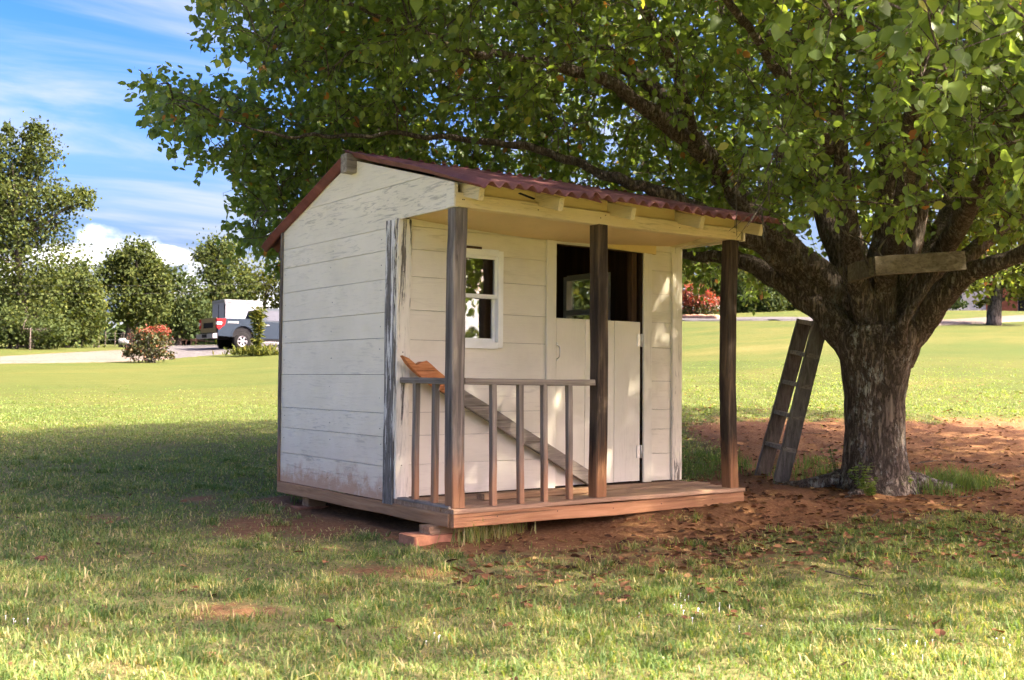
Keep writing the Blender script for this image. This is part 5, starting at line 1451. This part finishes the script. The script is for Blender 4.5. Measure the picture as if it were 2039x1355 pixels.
    for x in (1.22, 4.92):
        A_ = arch(x, .56, .60, 15); B_ = arch(x, .50, .60, 15)
        for ya, yb in ((-W_-.02, -W_+.06), (W_-.06, W_+.02)):
            q = MB(); prism_side(T, A_+B_[::-1], ya, yb, q); q.build('wheel_arch', 'truck_blue', root)
        q = MB(); prism_side(T, arch(x, .50, .58, 11), -W_+.06, W_-.06, q); q.build('wheel_well', 'trim_black', root)
        for s in (-1, 1): wheel(T, x, s*.84, .41, .27, root, s)
    for s in (-1, 1):
        q = MB(); q.beam(T(4.0, s*(W_), 1.36), T(4.0, s*(W_+.24), 1.40), .12, .2, seg=1); q.build('mirror', 'trim_black', root)
truck()
def trailer():
    # enclosed box trailer standing beyond the truck
    g = gnd(452, 690); fwd = RH*.83+FH*.56; fwd /= np.linalg.norm(fwd)
    w_ = 57.; base = at(447, 690, w_); base[2] = float(ground_z(base[0], base[1]))
    left = np.array([-fwd[1], fwd[0]]); base = base+np.append(left*1.0, 0)
    T = frame(base, fwd); root = empty('cargo_trailer', tuple(base)); tag(root, 'white enclosed cargo trailer parked behind the pickup truck', 'trailer')
    H, L_ = 2.52, 2.05
    b = MB(); prism_side(T, [(0, .5), (L_, .5), (L_, H-.22), (L_-.08, H-.06), (L_-.2, H-.02), (.1, H-.02), (.0, H-.12)], -1.0, 1.0, b); b.build('body', 'trailer_white', root)
    b = MB(); b.beam(T(.02, -1.0, H-.06), T(L_-.18, -1.0, H-.06), .06, .16, seg=1); b.beam(T(.0, -1.0, H-.06), T(.0, 1.0, H-.06), .06, .16, seg=1); b.beam(T(L_-.1, -1.0, H-.12), T(L_-.1, 1.0, H-.12), .05, .12, seg=1); b.build('roof_rail', 'trailer_grey', root)
    for y in (-.93, 0.0):
        b = MB(); b.beam(T(-.01, y, .55), T(-.01, y, H-.2), .03, .03, up=(1, 0, 0), seg=1); b.build('door_seam', 'trim_black', root)
    b = MB(); b.beam(T(.03, -1.01, .55), T(.03, -1.01, H-.2), .05, .03, up=(1, 0, 0), seg=1); b.build('corner_post', 'trailer_grey', root)
    b = MB(); prism_side(T, [(-.02, H-.52), (0, H-.52), (0, H-.30), (-.02, H-.30)], -.99, -.88, b); b.build('marker_light', 'trim_black', root)
    for x in (.75, 1.45): wheel(T, x, -.9, .33, .2, root, -1); wheel(T, x, .9, .33, .2, root, 1)
    b = MB(); b.beam(T(L_, 0, .48), T(L_+1.1, 0, .48), .1, .1, seg=1); b.build('tongue', 'rusty', root)
trailer()
def flatbed():
    g = gnd(372, 691); fwd = RH; base = g.copy(); T = frame(base, fwd); root = empty('flatbed_trailer', tuple(base)); tag(root, 'low rusty flatbed trailer standing on the gravel behind the red shrub', 'trailer')
    b = MB()
    for i in range(6): MB().beam(T(-1.1, -.75+i*.3, .46), T(.9, -.75+i*.3, .46), .27, .05, seg=1).build('bed_plank', 'rusty', root)
    for y in (-.9, .9):
        b.beam(T(-1.1, y, .42), T(.9, y, .42), .06, .12, seg=1)
    for x in np.linspace(-1.05, .85, 7): b.beam(T(x, -.92, .1), T(x, -.92, .52), .05, .05, up=(1, 0, 0), seg=1)
    b.beam(T(.9, 0, .4), T(1.7, 0, .36), .08, .08, seg=1)
    b.build('chassis', 'rusty', root)
    for y in (-.8, .8): wheel(T, -.2, y, .26, .16, root, -1 if y < 0 else 1)
flatbed()
def tank():
    g = gnd(246, 692); T = frame(g, RH); root = empty('storage_tank', tuple(g)); tag(root, 'small white rounded tank on the grass left of the red shrub', 'tank')
    r = .2; MB().lathe([(-.30, .001), (-.27, r*.7), (-.2, r*.97), (.2, r*.97), (.27, r*.7), (.30, .001)], T(0, 0, .33), T(1, 0, 0)-T(0, 0, 0), 18).build('shell', 'white_paint', root)
    for x in (-.16, .16): MB().beam(T(x, 0, -.02), T(x, 0, .2), .06, .25, up=(1, 0, 0), seg=1).build('foot', 'trim_black', root)
    MB().beam(T(.3, 0, .36), T(1.0, 0, .38), .04, .05, seg=1).build('pipe', 'trailer_grey', root)
tank()
def fence():
    a, b = gnd(60, 697), gnd(262, 689); root = empty('wire_fence', tuple(a)); tag(root, 'thin wire fence with slender posts along the far field', 'fence')
    for k in np.linspace(0, 1, 9):
        p = a+(b-a)*k; p[2] = float(ground_z(p[0], p[1])); MB().beam(p-np.array([0, 0, .1]), p+np.array([0, 0, 1.0]), .06, .06, up=(1, 0, 0), seg=1).build('post', 'bark_far', root)
    for h in (.45, .9): MB().tube([a+(b-a)*k+np.array([0, 0, h]) for k in (0, .5, 1)], .008, 4).build('wire', 'wire_grey', root)
fence()
def wires():
    for y0, y1, lab in ((566, 569, 'upper power line crossing in front of the far trees'), (584, 583, 'lower power line crossing in front of the far trees')):
        a, m_, b = at(-500, y0, 49), at(200, (y0+y1)/2+2, 50), at(760, y1-6, 51)
        o = MB().tube(smooth_path([a, m_, b], 20), .0032, 4).build('power_line', 'wire_grey', origin=m_)
        tag(o, lab, 'power line')
wires()
def car(px_, py_, w_, L_, m, name, label, cat='car', rot=0., hgt=1.0):
    base = at(px_, py_, w_); base[2] = float(ground_z(base[0], base[1]))+.02
    fwd = RH*math.cos(rot)+FH*math.sin(rot); T = frame(base, fwd); root = empty(name, tuple(base)); tag(root, label, cat)
    h = hgt
    body = [(-L_/2, .35), (L_/2, .35), (L_/2, .75*h), (L_*.30, .92*h), (-L_*.46, .95*h), (-L_/2, .8*h)]
    cab = [(-L_*.44, .95*h), (L_*.28, .92*h), (L_*.10, 1.42*h), (-L_*.26, 1.45*h)]
    b = MB(); prism_side(T, body, -.85, .85, b); prism_side(T, [(x*.97, z) for x, z in cab], -.70, .70, b); b.build('body', m, root)
    for s in (-1, 1):
        q = MB(); y = s*.712; prism_side(T, [(-L_*.36, .98*h), (L_*.22, .97*h), (L_*.08, 1.36*h), (-L_*.24, 1.38*h)], min(y, y-s*.02), max(y, y-s*.02), q); q.build('window', 'truck_glass', root)
    q = MB(); q.add([T(-L_*.44-.01, -.6, 1.0*h), T(-L_*.44-.01, .6, 1.0*h), T(-L_*.27, .6, 1.42*h), T(-L_*.27, -.6, 1.42*h)], [(0, 1, 2, 3)]); q.build('rear_window', 'truck_glass', root)
    for x in (-L_*.31, L_*.31):
        for s in (-1, 1): wheel(T, x, s*.76, .33, .2, root, s)
car(1358, 628, 66, 4.6, 'white_paint', 'parked_car', 'white car partly hidden behind the playhouse corner', hgt=1.1)
car(1589, 634, 60, 2.6, 'yellow_paint', 'small_vehicle', 'small yellow vehicle by the far road left of the ladder top', 'vehicle', hgt=.78)
def bed_edge():
    P = [gnd(x, y) for x, y in ((1345, 636), (1370, 636), (1400, 636.5), (1430, 637))]
    o = MB().tube(smooth_path([p+np.array([0, 0, .06]) for p in P], 16), .16, 8, rough=.3).build('mulch_border', 'mulch', origin=P[1]); tag(o, 'orange mulch border under the red flowering shrub', 'border')
bed_edge()
def far_house():
    base = at(1960, 613, 66); base[2] = float(ground_z(base[0], base[1])); T = frame(base, RH)
    root = empty('far_house', tuple(base)); tag(root, 'low grey brick house with brown door beyond the far right lawn', 'house')
    b = MB(); prism_side(T, [(-4.2, -.5), (5.5, -.5), (5.5, 2.5), (-4.2, 2.5)], 0, 7, b); b.build('wall', 'wall_grey', root)
    b = MB()
    V = [T(-4.8, -.6, 2.45), T(6.1, -.6, 2.45), T(6.1, 7.6, 2.45), T(-4.8, 7.6, 2.45), T(-2.5, 3.5, 4.3), T(3.8, 3.5, 4.3)]
    b.add(V, [(0, 1, 5, 4), (1, 2, 5), (2, 3, 4, 5), (3, 0, 4), (3, 2, 1, 0)]); b.build('roof', 'roof_tan', root)
    def panel(x0, x1, z0, z1, m, nm, d=.05):
        q = MB(); prism_side(T, [(x0, z0), (x1, z0), (x1, z1), (x0, z1)], -d, .02, q); return q.build(nm, m, root)
    panel(1.0, 2.0, -.1, 2.1, 'brick_brown', 'door'); panel(2.05, 2.4, -.1, 2.2, 'trim_black', 'door_jamb', .06); panel(.1, .95, -.2, 2.2, 'brick_brown', 'brick_panel', .04)
    for x in (-2.2, -3.6):
        f = panel(x, x+.9, .7, 1.9, 'white_paint', 'window', .06); q = MB(); prism_side(T, [(x+.07, .78), (x+.83, .78), (x+.83, 1.82), (x+.07, 1.82)], -.075, -.05, q); q.build('pane', 'truck_glass', f)
    panel(3.0, 5.2, -.2, 2.1, 'trailer_grey', 'garage_door', .05)
far_house()
